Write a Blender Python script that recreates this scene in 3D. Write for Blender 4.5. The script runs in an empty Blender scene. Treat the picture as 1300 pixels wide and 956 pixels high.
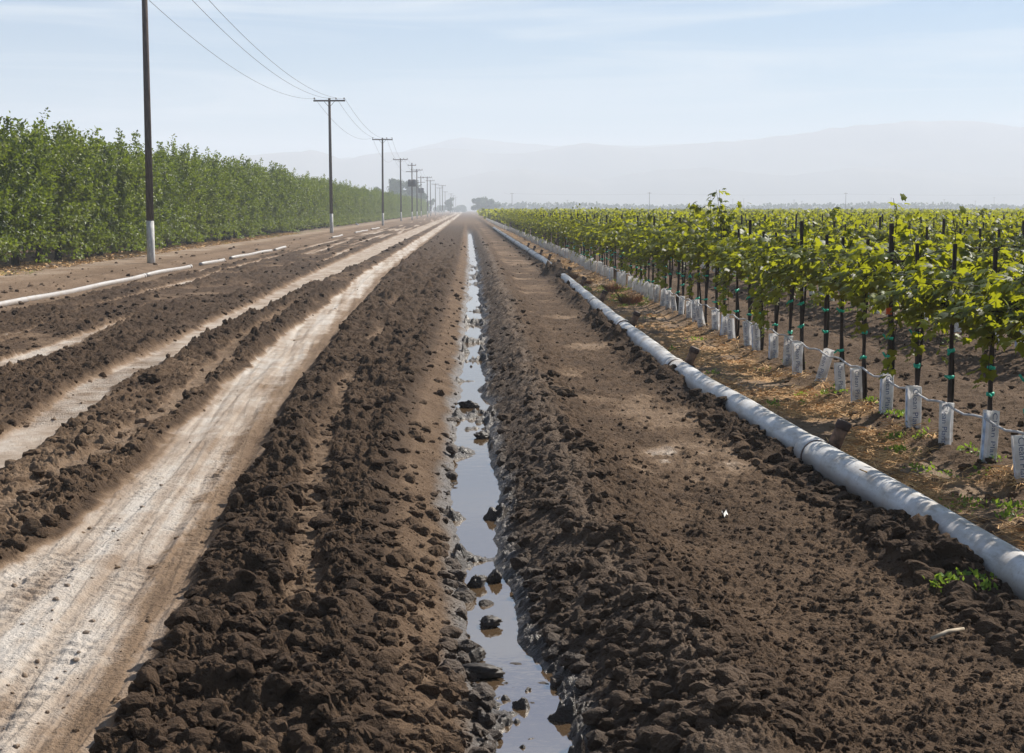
import bpy, math, random
import numpy as np
from mathutils import Vector, Matrix

R = math.radians
rng = np.random.default_rng(7)
random.seed(7)
scene = bpy.context.scene
COL = scene.collection
CAMH = 1.9
FPX = 2100.0            # focal length in photo pixels (photo 1300 wide)
SUN_AZ, SUN_EL = 45.0, 42.0   # azimuth clockwise from +Y (down the road)

# ------------------------------------------------------------------ helpers
def link(o):
    COL.objects.link(o); return o

def tag(o, label=None, cat=None, group=None, kind=None):
    if label: o['label'] = label
    if cat: o['category'] = cat
    if group: o['group'] = group
    if kind: o['kind'] = kind
    return o

def np_mesh(name, V, faces, smooth=True, attrs=None):
    """V (n,3); faces: (m,k) array or list of such arrays."""
    me = bpy.data.meshes.new(name)
    V = np.asarray(V, np.float32)
    if not isinstance(faces, list): faces = [faces]
    faces = [np.asarray(f, np.int32) for f in faces if len(f)]
    me.vertices.add(len(V)); me.vertices.foreach_set('co', V.ravel())
    nl = sum(f.size for f in faces); nf = sum(len(f) for f in faces)
    me.loops.add(nl); me.polygons.add(nf)
    me.loops.foreach_set('vertex_index', np.concatenate([f.ravel() for f in faces]))
    tot = np.concatenate([np.full(len(f), f.shape[1], np.int32) for f in faces])
    st = np.concatenate([[0], np.cumsum(tot)[:-1]]).astype(np.int32)
    me.polygons.foreach_set('loop_start', st)
    me.polygons.foreach_set('use_smooth', np.full(nf, smooth, bool))
    for k, a in (attrs or {}).items():
        at = me.attributes.new(k, 'FLOAT', 'POINT')
        at.data.foreach_set('value', np.asarray(a, np.float32).ravel())
    me.update(calc_edges=True)
    return me

def add(name, me, mat, parent=None, loc=None):
    o = bpy.data.objects.new(name, me)
    if mat is not None and not me.materials: me.materials.append(mat)
    if loc is not None: o.location = loc
    if parent is not None: o.parent = parent
    return link(o)

def empty(name, loc=(0, 0, 0), rz=0.0):
    o = bpy.data.objects.new(name, None)
    o.location = loc; o.rotation_euler = (0, 0, rz); o.empty_display_size = .1
    return link(o)

def copy_tree(o, parent=None):
    c = o.copy(); COL.objects.link(c); c.parent = parent
    for ch in o.children: copy_tree(ch, c)
    return c

class MB:
    """collects quads/tris into one mesh"""
    def __init__(s): s.v = []; s.q = []; s.t = []; s.n = 0
    def raw(s, V, Q=None, T=None):
        V = np.asarray(V, float)
        if Q is not None and len(Q): s.q.append(np.asarray(Q) + s.n)
        if T is not None and len(T): s.t.append(np.asarray(T) + s.n)
        s.v.append(V); s.n += len(V); return s
    def box(s, c, d, rot=None):
        x, y, z = np.array(d) / 2
        V = np.array([[-x,-y,-z],[x,-y,-z],[x,y,-z],[-x,y,-z],[-x,-y,z],[x,-y,z],[x,y,z],[-x,y,z]])
        if rot is not None: V = V @ np.array(rot).T
        return s.raw(V + np.array(c), [[0,3,2,1],[4,5,6,7],[0,1,5,4],[1,2,6,5],[2,3,7,6],[3,0,4,7]])
    def tube(s, pts, rad, n=8, cap=True):
        P = np.asarray(pts, float); m = len(P)
        rad = np.broadcast_to(np.asarray(rad, float), (m,))
        T = np.gradient(P, axis=0); T /= np.linalg.norm(T, axis=1)[:, None] + 1e-9
        up = np.array([0, 0, 1.]) if abs(T[0][2]) < .9 else np.array([1., 0, 0])
        A = np.cross(T, up); A /= np.linalg.norm(A, axis=1)[:, None] + 1e-9
        B = np.cross(T, A)
        th = np.arange(n) * 2 * np.pi / n
        V = P[:, None] + rad[:, None, None] * (np.cos(th)[None, :, None] * A[:, None] + np.sin(th)[None, :, None] * B[:, None])
        V = V.reshape(-1, 3)
        i = np.arange(m - 1)[:, None] * n; j = np.arange(n)[None]; k = (j + 1) % n
        Q = np.stack([i + j, i + n + j, i + n + k, i + k], -1).reshape(-1, 4)
        Tn = None
        if cap:
            V = np.vstack([V, P[:1], P[-1:]])
            a, b = m * n, m * n + 1
            jj = np.arange(n); kk = (jj + 1) % n
            Tn = np.vstack([np.stack([np.full(n, a), jj, kk], 1), np.stack([np.full(n, b), (m-1)*n + kk, (m-1)*n + jj], 1)])
        return s.raw(V, Q, Tn)
    def mesh(s, name, smooth=True):
        fs = []
        if s.q: fs.append(np.concatenate(s.q))
        if s.t: fs.append(np.concatenate(s.t))
        return np_mesh(name, np.concatenate(s.v), fs, smooth)
    def build(s, name, mat, parent=None, smooth=True, loc=None):
        return add(name, s.mesh(name, smooth), mat, parent, loc)

# ------------------------------------------------------------------ numpy noise
def hsh(ix, iy, seed):
    h = (ix.astype(np.int64) * 374761393 + iy.astype(np.int64) * 668265263 + seed * 2147483647 + seed * 974711) & 0xffffffff
    h = ((h ^ (h >> 13)) * 1274126177) & 0xffffffff
    h = ((h ^ (h >> 16)) * 2246822519) & 0xffffffff
    return ((h ^ (h >> 15)) & 0xffffff) / float(0x1000000)

def vn(x, y, seed=0):
    ix = np.floor(x); iy = np.floor(y); fx = x - ix; fy = y - iy
    fx = fx * fx * (3 - 2 * fx); fy = fy * fy * (3 - 2 * fy)
    a = hsh(ix, iy, seed); b = hsh(ix + 1, iy, seed); c = hsh(ix, iy + 1, seed); d = hsh(ix + 1, iy + 1, seed)
    return (a * (1 - fx) + b * fx) * (1 - fy) + (c * (1 - fx) + d * fx) * fy

def fbm(x, y, seed=0, oct=4):
    s = 0; a = .5; t = 0
    for o in range(oct):
        s = s + a * vn(x, y, seed + o * 17); t += a
        x = x * 2.03 + 3.1; y = y * 2.03 + 1.7; a *= .5
    return s / t

def ss(a, b, v):
    t = np.clip((v - a) / (b - a), 0, 1); return t * t * (3 - 2 * t)

def clods(x, y, cell, seed, dens=.75):
    f = 1 / cell
    n1 = vn(x * f * 1.9, y * f * 1.9, seed + 5); n2 = vn(x * f * 1.9 + 9, y * f * 1.9, seed + 6)
    n3 = vn(x * f * 4.7, y * f * 4.7, seed + 8); n4 = vn(x * f * 4.7 + 9, y * f * 4.7, seed + 9)
    n5 = vn(x * f * 10.3, y * f * 10.3, seed + 10)
    wx = x + cell * (.75 * (n1 - .5) + .42 * (n3 - .5) + .12 * (n5 - .5))
    wy = y + cell * (.75 * (n2 - .5) + .42 * (n4 - .5) - .12 * (n5 - .5))
    gx = np.floor(wx / cell); gy = np.floor(wy / cell)
    out = np.zeros_like(x)
    for dx in (-1, 0, 1):
        for dy in (-1, 0, 1):
            cx = gx + dx; cy = gy + dy
            px = (cx + hsh(cx, cy, seed)) * cell; py = (cy + hsh(cx, cy, seed + 1)) * cell
            r3 = hsh(cx, cy, seed + 2); rad = cell * (.16 + .58 * r3 * r3)
            k1 = 1 + .8 * (hsh(cx, cy, seed + 11) - .5)
            d = np.sqrt(((wx - px) * k1) ** 2 + ((wy - py) / k1) ** 2) / rad
            h = np.minimum(np.sqrt(np.maximum(0, 1 - d)), .55 + .5 * hsh(cx, cy, seed + 12)) * rad * (.55 + .6 * hsh(cx, cy, seed + 3))
            out = np.maximum(out, h * (hsh(cx, cy, seed + 4) < dens))
    return out * (.62 + .5 * n3 + .3 * n5)

# ------------------------------------------------------------------ terrain definition
I = np.interp
def tR(y): return I(y, [6.6, 9.2, 11.9, 17, 26, 47, 117, 400], [-1.27, -1.43, -1.56, -1.79, -2.0, -2.3, -2.25, -2.0])
def tL(y): return I(y, [6.6, 9.2, 11.9, 17, 26, 37, 47, 117, 400], [-2.6, -2.42, -2.44, -2.66, -2.8, -2.9, -3.1, -3.2, -3.2])
def cRut(y): return I(y, [9, 14, 18, 24, 37, 55, 117, 400], [-3.4, -3.72, -4.0, -4.1, -4.15, -4.25, -4.5, -4.5])
def hRut(y): return I(y, [10, 24, 37, 55, 117], [.2, .19, .27, .48, .7])
def cTyre(y): return I(y, [9, 10.4, 13.5, 25.6, 40], [-3.0, -2.96, -2.83, -3.25, -3.5])
def cStrip(y): return I(y, [5, 7.4, 12.6, 20, 40], [-.6, -.76, -1.13, -1.3, -1.5])
def cW(y): return I(y, [5, 6.6, 7.5, 8.4, 9.2, 10.6, 13.6, 18.7, 24, 30, 62, 120], [.28, .22, .13, .12, .07, .06, .04, .06, .1, .14, .27, .3])
def xPipe(y): return I(y, [4, 8.3, 12.1, 18.7, 26.5, 34, 45, 60, 100, 160, 300], [2.9, 2.76, 2.6, 2.40, 2.43, 2.5, 2.63, 2.78, 2.74, 2.74, 2.74])
ZW = -0.118
ROWX = 3.75; ROWSP = 3.48

def terrain(x, y, dY=None):
    x = np.asarray(x, float); y = np.asarray(y, float)
    if dY is None: dY = np.maximum(.006, .35 * y * y / 3143)
    def lod(size): return np.clip(size / (.75 * np.maximum(dY, 1e-4)), 0, 1)
    near = 1 - ss(120, 180, y)
    wob = .16 * (fbm(x * .7, y * .5, 3, 3) - .5) + .08 * (vn(x * 6, y * 3, 9) - .5) + .05 * (vn(x * 14, y * 9, 12) - .5)
    xe = x + wob
    a, b = tL(y), tR(y)
    track = ss(a - .04, a + .07, xe + .10 * (vn(x * 3, y * 1.1, 15) - .5)) * (1 - ss(b - .05, b + .05, xe))
    c2, h2 = cRut(y), hRut(y)
    rut = 1 - ss(h2 * .8, h2 + .14, np.abs(xe - c2))
    tyre = (1 - ss(.07, .13, np.abs(xe - cTyre(y)))) * ss(8, 10, y) * (1 - ss(28, 40, y))
    stl = (1 - ss(.05, .12, np.abs(xe - cStrip(y)))) * ss(.35, .6, vn(x * .3, y * .45, 21)) * (1 - ss(30, 40, y))
    cw = cW(y); wv = .20 * (fbm(y * 1.3, x * 0 + 4, 11, 4) - .5)
    t = x - cw + wv * np.where(x > cw, 1, -.6)
    K = [-.80, -.62, -.48, -.16, -.10, .09, .15, .46, .60, .76, 1.0, 1.25]
    Z = [0, .045, .03, -.112, -.155, -.16, -.118, .075, .14, .145, .06, .02]
    ditch = I(t, K, Z)
    z = ditch * near
    strip = ss(b - .02, b + .14, xe) * (1 - ss(-.75, -.5, t))
    z = z + .055 * strip * near
    bank = ss(-.62, -.45, t) * (1 - ss(-.17, -.12, t))
    slope = ss(.13, .2, t) * (1 - ss(.62, .85, t))
    crest = ss(.45, .65, t) * (1 - ss(.85, 1.2, t))
    field = ss(.85, 1.15, t) * (1 - ss(-.5, -.25, x - xPipe(y)))
    pz = fbm(x * 0 + 2, y * .55, 31, 3)
    pile = np.exp(-((x - (xPipe(y) - .27)) / .17) ** 2) * ss(.36, .60, pz) * (1 - ss(60, 90, y))
    pile = np.maximum(pile, np.exp(-((x - (xPipe(y) - .36)) / .16) ** 2) * np.exp(-((y - 8.9) / .9) ** 2))
    cover = np.exp(-((x - xPipe(y)) / .35) ** 2) * np.exp(-((y - 46.5) / 2.2) ** 2)
    heap = np.exp(-((x - xPipe(y) + .22) / .2) ** 2) * np.exp(-((y - 18.0) / .7) ** 2)
    pilem = np.clip(pile + heap + cover, 0, 1)
    z = z + (.075 * pile + .30 * cover + .12 * heap)
    straw = ss(-.02, .15, x - xPipe(y)) * (1 - ss(ROWX - .35, ROWX + .05, x + .3 * (fbm(x, y * .6, 40, 3) - .5)))
    vine = ss(ROWX - .35, ROWX - .05, x)
    rowd = np.abs((x - ROWX + ROWSP / 2) % ROWSP - ROWSP / 2)
    z = z + vine * near * .07 * np.exp(-(rowd / .45) ** 2)
    z = z + vine * near * .035 * np.sin(x * 2 * np.pi / .85) * (rowd > .5)
    # left part
    leftdark = ss(-8.45, -8.1, xe) * (1 - ss(a - .15, a + .02, xe)) * (1 - rut)
    mid = ss(c2 + h2, c2 + h2 + .15, xe) * (1 - ss(a - .15, a + .05, xe))
    pm = fbm(x * .9, y * .35, 51, 4)
    pm2 = fbm(x * .35, y * .12, 57, 3)
    midhump = mid * ss(.42, .60, pm + .12 * (pm2 - .5)) * (.25 + .75 * ss(12, 17, y))
    z = z + near * (.07 * midhump + .015 * mid)
    ld = leftdark * (1 - mid)
    lines = np.clip(ss(.50, .66, fbm(x * 2.6 + y * .03, y * .05, 61, 4)), 0, 1) * ld
    ldc = ld * ss(.28, .50, fbm(x * 1.1, y * .4, 63, 4)) * (1 - .8 * lines)
    z = z + near * ((.022 * ldc) + .02 * np.exp(-((x + 8.2 + .1 * np.sin(y * .3)) / .18) ** 2))
    z = z - .022 * lines * near - .035 * rut * near - .02 * track * near
    ridge2 = np.exp(-((x + 10.3 + .25 * np.sin(y * .11)) / .35) ** 2)
    z = z + .10 * ridge2 * near
    farleft = 1 - ss(-8.45, -8.1, xe)
    # track texture: longitudinal grooves, tread ridges
    w = track
    sm = clods(x, y, .05, 140, .75) * lod(.05)
    z = z + track * (.010 * (fbm(x * 34 + y * 1.1, y * 2.2, 74, 3) - .5) * lod(.03) + .012 * (fbm(x * 12, y * 14, 75, 4) - .5) * lod(.05) + .010 * (fbm(x * 30, y * 26, 79, 4) - .5) * lod(.03) + .5 * sm * ss(.58, .72, fbm(x * 1.7, y * .8, 78, 3))
        - .006 * ss(.62, .68, vn(x * 16 + y * 1.3, y * .6, 76)) * lod(.05))
    z = z + .016 * track * (fbm(x * 9 + y * .5, y * .16, 71, 4) - .5) * 2 * lod(.05)
    for cc, wd, sd in ((.22, .12, 1), (.62, .13, 2), (.85, .09, 3)):
        xc = a + (b - a) * cc; band = (1 - ss(wd * .8, wd, np.abs(x - xc))) * track
        msk = ss(.42, .6, vn(x * 0 + sd * 7, y * .35, 80 + sd))
        tw = np.sin(2 * np.pi * (y / .13 + np.abs(x - xc) * 4.0)); tw = np.clip(tw * 1.4, -1, 1)
        z = z + band * msk * .0055 * tw * lod(.07) * ss(.3, .6, vn(x * 4, y * 2.2, 84 + sd)) - band * .010
    edge = np.exp(-((xe - b - .03) / .05) ** 2) * near
    z = z + edge * .03 * (vn(x * 8, y * 6, 90))
    tw = np.clip(1.5 * np.sin(2 * np.pi * y / .11), -1, 1)
    z = z + (tyre + .6 * stl) * .008 * tw * lod(.06) - .02 * tyre - .015 * stl
    z = z + rut * .012 * np.clip(1.5 * np.sin(2 * np.pi * (y / .14)), -1, 1) * ss(.5, .65, vn(x * 2, y * .3, 95)) * lod(.07)
    # clods
    c_hi = np.clip(strip * (1 - .75 * stl) * (1 - .9 * bank) + .95 * pilem + 1.0 * midhump + .95 * ldc, 0, 1)
    c_md = np.clip(.8 * slope + .9 * crest + .38 * bank + .55 * vine + .85 * mid + .5 * ld, 0, 1)
    c_lo = np.clip(.8 * mid + 1.0 * field + .6 * straw + .8 * farleft + .55 * ridge2, 0, 1)
    dry_trk = np.clip(track + rut + tyre * .7, 0, 1)
    big = clods(x, y, .21, 100, .42); md = clods(x, y, .105, 120, .7); sm = clods(x, y, .05, 140, .75)
    big2 = clods(x, y, .42, 160, .3); farb = clods(x, y, .36, 190, .6) * ss(22, 40, y)
    patch = ss(.35, .62, fbm(x * 1.3, y * .8, 33, 3))
    open_ = (1 - dry_trk) * (t < -.12) + (1 - dry_trk) * (t > .13)
    z = z + near * np.clip(open_, 0, 1) * (
        big * lod(.21) * np.clip(.55 * c_hi * (.25 + .75 * patch) * (1 - .35 * ld) + .25 * c_md * (1 - ld), 0, 1)
        + md * lod(.105) * np.clip(.75 * c_hi + .55 * c_md + .36 * c_lo, 0, 1) * (1 - .25 * ld)
        + sm * lod(.05) * np.clip(1.0 * c_hi + .9 * c_md + .75 * c_lo, 0, 1))
    z = z + .55 * big2 * lod(.42) * (pilem * (y < 60)) * (1 - dry_trk)
    z = z + .7 * farb * lod(.36) * np.clip(c_hi + .5 * c_md, 0, 1) * (1 - .55 * ld) * (1 - .75 * mid) * np.clip(open_, 0, 1) * near
    # clods lying in the ditch
    dm = (np.abs(t) < .17) * ss(.47, .58, fbm(x * .5, y * .7, 35, 3) + .05) * near
    z = z + dm * (1.05 * clods(x, y, .19, 180, .55) + .5 * md) * lod(.15)
    z = z + .022 * (fbm(x * 3, y * 3, 99, 4) - .5) * (1 - .6 * track) * lod(.2) + .007 * (fbm(x * 22, y * 22, 98, 3) - .5) * lod(.04)
    loose = np.clip(c_hi + c_md + .6 * c_lo, 0, 1) * np.clip(open_, 0, 1) * near
    cr1 = np.abs(fbm(x * 9, y * 9, 301, 5) - .5); cr2 = np.abs(fbm(x * 38, y * 38, 305, 4) - .5) * 1.7 - .2
    z = z + loose * ((.075 + .05 * c_hi) * cr1 * lod(.08) + (.022 + .016 * c_hi) * cr2 * lod(.03))
    z = z + c_hi * np.clip(open_, 0, 1) * near * .075 * (1 - .6 * ld) * (1 - .6 * mid) * ss(.45, .75, fbm(x * 3.2, y * 3.2, 311, 4)) * lod(.25)
    # ---- material fields
    n1 = fbm(x * 1.2, y * .8, 201, 4); n2 = fbm(x * 5, y * 3, 203, 3)
    dry = .06 * strip + .10 * (slope + crest) + .24 * bank * (.5 + n2)
    dry = np.maximum(dry, field * (.13 + .34 * ss(.54, .78, n1) + .25 * (n2 - .5)))
    pat = np.exp(-((y - 12.3) / 1.0) ** 2 - ((x - 1.65) / .55) ** 2) * field
    dry = np.maximum(dry, pat * (.30 + .6 * ss(.38, .66, fbm(x * 4, y * 2.2, 208, 4))))
    pat2 = field * ss(.5, .75, fbm(x * .8, y * .3, 77, 4)) * ss(30, 40, y) * .5
    dry = np.maximum(dry, pat2 * .6)
    dry = np.maximum(dry, straw * (.30 + .35 * n1))
    dry = np.maximum(dry, vine * (.10 + .14 * n1))
    dry = np.maximum(dry, ld * (.10 + .26 * ss(.45, .7, n1)) * (1 - .7 * ldc) + lines * .55)
    dry = np.maximum(dry, mid * (1 - midhump) * (.12 + .6 * (n2 - .4) + .12 * (1 - ss(12, 17, y))))
    dry = np.maximum(dry, farleft * (.20 + .30 * n1 + .22 * ss(-11, -12.5, x) * (1 - ss(-14.5, -15.5, x))))
    dry = np.maximum(dry, stl * .35); dry = np.maximum(dry, tyre * .5)
    tr = track * (.80 + .45 * (n1 - .5) + .3 * (n2 - .5) + .55 * (fbm(x * 11 + y * .6, y * .16, 205, 4) - .5))
    tr = np.where(xe > b - .34, tr * (1 - .42 * ss(b - .34, b - .16, xe)), tr)
    dry = np.maximum(dry, tr); dry = np.maximum(dry, rut * (.72 + .5 * (n2 - .5)))
    dry = dry * (1 - .93 * pilem) * (1 - .35 * midhump)
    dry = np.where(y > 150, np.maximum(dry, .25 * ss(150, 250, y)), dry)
    wet = np.clip((1 - ss(.16, .30, np.abs(t) + .10 * (n2 - .5))) * near + .25 * slope * near, 0, 1)
    strawm = straw * ss(.36, .58, fbm(x * 2.1, y * 1.2, 207, 4)) * (1 - ss(120, 200, y))
    strawm = np.maximum(strawm, .5 * ss(-14.5, -12.5, -np.abs(x + 13.2)) * 0)
    roadm = np.maximum(track, rut * .0)
    return z, np.clip(dry, 0, 1.1), wet, strawm, roadm

def gz(x, y):
    z = terrain(np.atleast_1d(np.float64(x)), np.atleast_1d(np.float64(y)))[0]
    return z if len(z) > 1 else float(z[0])

# ------------------------------------------------------------------ materials
def new_mat(name):
    m = bpy.data.materials.new(name); m.use_nodes = True
    nt = m.node_tree; nt.nodes.clear()
    out = nt.nodes.new('ShaderNodeOutputMaterial')
    return m, nt, out

def N(nt, t, **kw):
    n = nt.nodes.new(t)
    for k, v in kw.items(): setattr(n, k, v)
    return n

def ramp(nt, stops, fac=None, interp='LINEAR'):
    r = N(nt, 'ShaderNodeValToRGB'); r.color_ramp.interpolation = interp
    e = r.color_ramp.elements
    while len(e) < len(stops): e.new(.5)
    for el, (p, c) in zip(e, stops): el.position = p; el.color = (*c, 1)
    if fac is not None: nt.links.new(fac, r.inputs[0])
    return r

def math_n(nt, op, a, b=None, clamp=False):
    m = N(nt, 'ShaderNodeMath', operation=op); m.use_clamp = clamp
    for i, v in enumerate((a, b)):
        if v is None: continue
        if isinstance(v, (int, float)): m.inputs[i].default_value = v
        else: nt.links.new(v, m.inputs[i])
    return m.outputs[0]

def mixc(nt, f, a, b):
    m = N(nt, 'ShaderNodeMix', data_type='RGBA')
    for s, v in ((m.inputs[0], f), (m.inputs[6], a), (m.inputs[7], b)):
        if isinstance(v, (int, float)): s.default_value = v
        elif isinstance(v, tuple): s.default_value = (*v, 1)
        else: nt.links.new(v, s)
    return m.outputs[2]

def noise(nt, vec, scale, detail=4, rough=.55):
    n = N(nt, 'ShaderNodeTexNoise'); n.inputs['Scale'].default_value = scale
    n.inputs['Detail'].default_value = detail; n.inputs['Roughness'].default_value = rough
    if vec is not None: nt.links.new(vec, n.inputs['Vector'])
    return n.outputs[0]

def soil_mat(name, attrs=True, bump_d=.006, base=None):
    m, nt, out = new_mat(name)
    bs = N(nt, 'ShaderNodeBsdfPrincipled')
    geo = N(nt, 'ShaderNodeNewGeometry').outputs['Position']
    nA = noise(nt, geo, 9, 5); nB = noise(nt, geo, 60, 4); nC = noise(nt, geo, 260, 2)
    if attrs:
        dry = N(nt, 'ShaderNodeAttribute', attribute_name='dry').outputs['Fac']
        wet = N(nt, 'ShaderNodeAttribute', attribute_name='wet').outputs['Fac']
        straw = N(nt, 'ShaderNodeAttribute', attribute_name='straw').outputs['Fac']
        d = math_n(nt, 'ADD', dry, math_n(nt, 'MULTIPLY', math_n(nt, 'SUBTRACT', nA, .5), .22))
        d = math_n(nt, 'ADD', d, math_n(nt, 'MULTIPLY', math_n(nt, 'SUBTRACT', nB, .5), .16), True)
    else:
        d = math_n(nt, 'ADD', base or .03, math_n(nt, 'MULTIPLY', math_n(nt, 'SUBTRACT', nB, .45), .35), True)
    c = ramp(nt, [(0, (.048, .0305, .019)), (.22, (.108, .070, .043)), (.5, (.205, .143, .095)), (.8, (.385, .325, .268)), (1, (.475, .435, .39))], d).outputs[0]
    if attrs:
        sf = math_n(nt, 'MULTIPLY', straw, math_n(nt, 'ADD', .25, nB), True)
        sc = ramp(nt, [(.3, (.32, .165, .065)), (.7, (.56, .37, .19))], nC).outputs[0]
        c = mixc(nt, sf, c, sc)
        c = mixc(nt, math_n(nt, 'MULTIPLY', wet, .72, True), c, (.022, .017, .013))
        # broken straw-coloured specks and pale specks
        rough = math_n(nt, 'SUBTRACT', .95, math_n(nt, 'MULTIPLY', wet, .5), True)
        nt.links.new(rough, bs.inputs['Roughness'])
        nt.links.new(math_n(nt, 'ADD', .12, math_n(nt, 'MULTIPLY', wet, .4)), bs.inputs['Specular IOR Level'])
    else:
        bs.inputs['Roughness'].default_value = .95
        bs.inputs['Specular IOR Level'].default_value = .12
    nt.links.new(c, bs.inputs['Base Color'])
    b = N(nt, 'ShaderNodeBump'); b.inputs['Strength'].default_value = .9; b.inputs['Distance'].default_value = bump_d * 1.3
    hgt = math_n(nt, 'ADD', math_n(nt, 'MULTIPLY', nB, 2.6), math_n(nt, 'MULTIPLY', nC, .8))
    if attrs:
        lo = math_n(nt, 'MULTIPLY', math_n(nt, 'SUBTRACT', 1, math_n(nt, 'MULTIPLY', dry, 1.6), True), 5.0)
        hgt = math_n(nt, 'ADD', hgt, math_n(nt, 'MULTIPLY', noise(nt, geo, 11, 6, .65), lo))
    nt.links.new(hgt, b.inputs['Height']); nt.links.new(b.outputs[0], bs.inputs['Normal'])
    nt.links.new(bs.outputs[0], out.inputs[0])
    return m

def simple_mat(name, col, rough=.6, spec=.4, var=.15, scale=20, metal=0, bump=0, stretch=None):
    m, nt, out = new_mat(name)
    bs = N(nt, 'ShaderNodeBsdfPrincipled')
    tc = N(nt, 'ShaderNodeTexCoord').outputs['Object']
    if stretch:
        mp = N(nt, 'ShaderNodeMapping'); mp.inputs['Scale'].default_value = stretch
        nt.links.new(tc, mp.inputs[0]); tc = mp.outputs[0]
    n = noise(nt, tc, scale, 5)
    lo = tuple(c * (1 - var * 1.6) for c in col); hi = tuple(min(1, c * (1 + var * 1.6)) for c in col)
    nt.links.new(ramp(nt, [(.3, lo), (.7, hi)], n).outputs[0], bs.inputs['Base Color'])
    bs.inputs['Roughness'].default_value = rough; bs.inputs['Specular IOR Level'].default_value = spec
    bs.inputs['Metallic'].default_value = metal
    if bump:
        b = N(nt, 'ShaderNodeBump'); b.inputs['Distance'].default_value = bump; b.inputs['Strength'].default_value = .7
        nt.links.new(n, b.inputs['Height']); nt.links.new(b.outputs[0], bs.inputs['Normal'])
    nt.links.new(bs.outputs[0], out.inputs[0])
    return m

def leaf_mat(name, dark, mid, light, trans_col, trans=.4, rough=.4, spec=.5):
    m, nt, out = new_mat(name)
    bs = N(nt, 'ShaderNodeBsdfPrincipled'); tr = N(nt, 'ShaderNodeBsdfTranslucent')
    at = N(nt, 'ShaderNodeAttribute', attribute_name='tint').outputs['Fac']
    oi = N(nt, 'ShaderNodeObjectInfo').outputs['Random']
    f = math_n(nt, 'ADD', at, math_n(nt, 'MULTIPLY', math_n(nt, 'SUBTRACT', oi, .5), .22), True)
    c = ramp(nt, [(0, dark), (.5, mid), (1, light)], f).outputs[0]
    nt.links.new(c, bs.inputs['Base Color'])
    bs.inputs['Roughness'].default_value = rough; bs.inputs['Specular IOR Level'].default_value = spec
    tcol = mixc(nt, f, tuple(v * .75 for v in trans_col), trans_col)
    nt.links.new(tcol, tr.inputs[0])
    mx = N(nt, 'ShaderNodeMixShader'); mx.inputs[0].default_value = trans
    nt.links.new(bs.outputs[0], mx.inputs[1]); nt.links.new(tr.outputs[0], mx.inputs[2])
    nt.links.new(mx.outputs[0], out.inputs[0])
    return m

M = {}
M['soil'] = soil_mat('soil')
M['clod'] = soil_mat('clod_soil', attrs=False, base=.05)
M['clod_wet'] = simple_mat('wet_clod_soil', (.028, .021, .016), .6, .3, .3, 40, bump=.006)
M['clod_grey'] = soil_mat('dry_clod_soil', attrs=False, base=.30)
M['bark'] = simple_mat('bark', (.035, .027, .02), .9, .1, .3, 12, bump=.01)
M['pole_wood'] = simple_mat('weathered_pole_wood', (.085, .064, .055), .9, .1, .35, 6, bump=.004, stretch=(6, 6, .5))
M['whitewash'] = simple_mat('whitewash', (.50, .49, .47), .85, .2, .22, 5, stretch=(3, 3, 1))
M['porcelain'] = simple_mat('insulator_porcelain', (.05, .04, .04), .3, .5)
M['dark_metal'] = simple_mat('dark_metal', (.06, .06, .065), .5, .4)
M['wire'] = simple_mat('wire_metal', (.10, .10, .11), .5, .4)
M['stake'] = simple_mat('rusty_stake_metal', (.030, .018, .013), .6, .35, .35, 14)
M['teal'] = simple_mat('teal_tie_tape', (.01, .42, .28), .5, .4)
M['orange'] = simple_mat('orange_tape', (.70, .10, .02), .5, .4)
M['tube'] = simple_mat('waxed_carton', (.74, .74, .74), .6, .3, .10, 9)
M['ink'] = simple_mat('printed_ink', (.10, .14, .26), .6, .3, .2)
M['inkblue'] = simple_mat('blue_print', (.40, .50, .66), .6, .3, .3, 16)
M['pvc'] = None
M['hose'] = simple_mat('grey_hose', (.42, .42, .44), .5, .4, .2, 6)
M['rust'] = simple_mat('rusty_riser', (.17, .10, .065), .8, .2, .4, 20)
M['rubber'] = simple_mat('dark_gasket', (.06, .035, .028), .7, .3)
M['stick'] = simple_mat('bleached_stick', (.36, .30, .22), .8, .2, .2, 15)
M['plastic'] = simple_mat('white_plastic_scrap', (.60, .60, .58), .5, .4)
M['straw'] = simple_mat('straw', (.52, .33, .155), .8, .2, .4, 3)
M['dryweed'] = simple_mat('dry_weed', (.23, .115, .06), .9, .1, .4, 3)
M['leaf_orchard'] = leaf_mat('orchard_leaf', (.014, .034, .007), (.085, .122, .017), (.20, .22, .04), (.26, .34, .02), .33, .5, .3)
M['leaf_vine'] = leaf_mat('vine_leaf', (.008, .020, .005), (.025, .058, .009), (.15, .18, .022), (.48, .50, .02), .43, .5, .24)
M['leaf_far'] = leaf_mat('far_tree_leaf', (.025, .045, .015), (.05, .075, .025), (.08, .11, .04), (.10, .16, .03), .25, .6, .3)
M['weed'] = leaf_mat('weed_leaf', (.06, .12, .015), (.10, .20, .02), (.20, .30, .04), (.30, .42, .04), .4, .5, .3)
M['hill'] = simple_mat('bare_hill', (.17, .15, .115), .95, .05, .15, .004)

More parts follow.
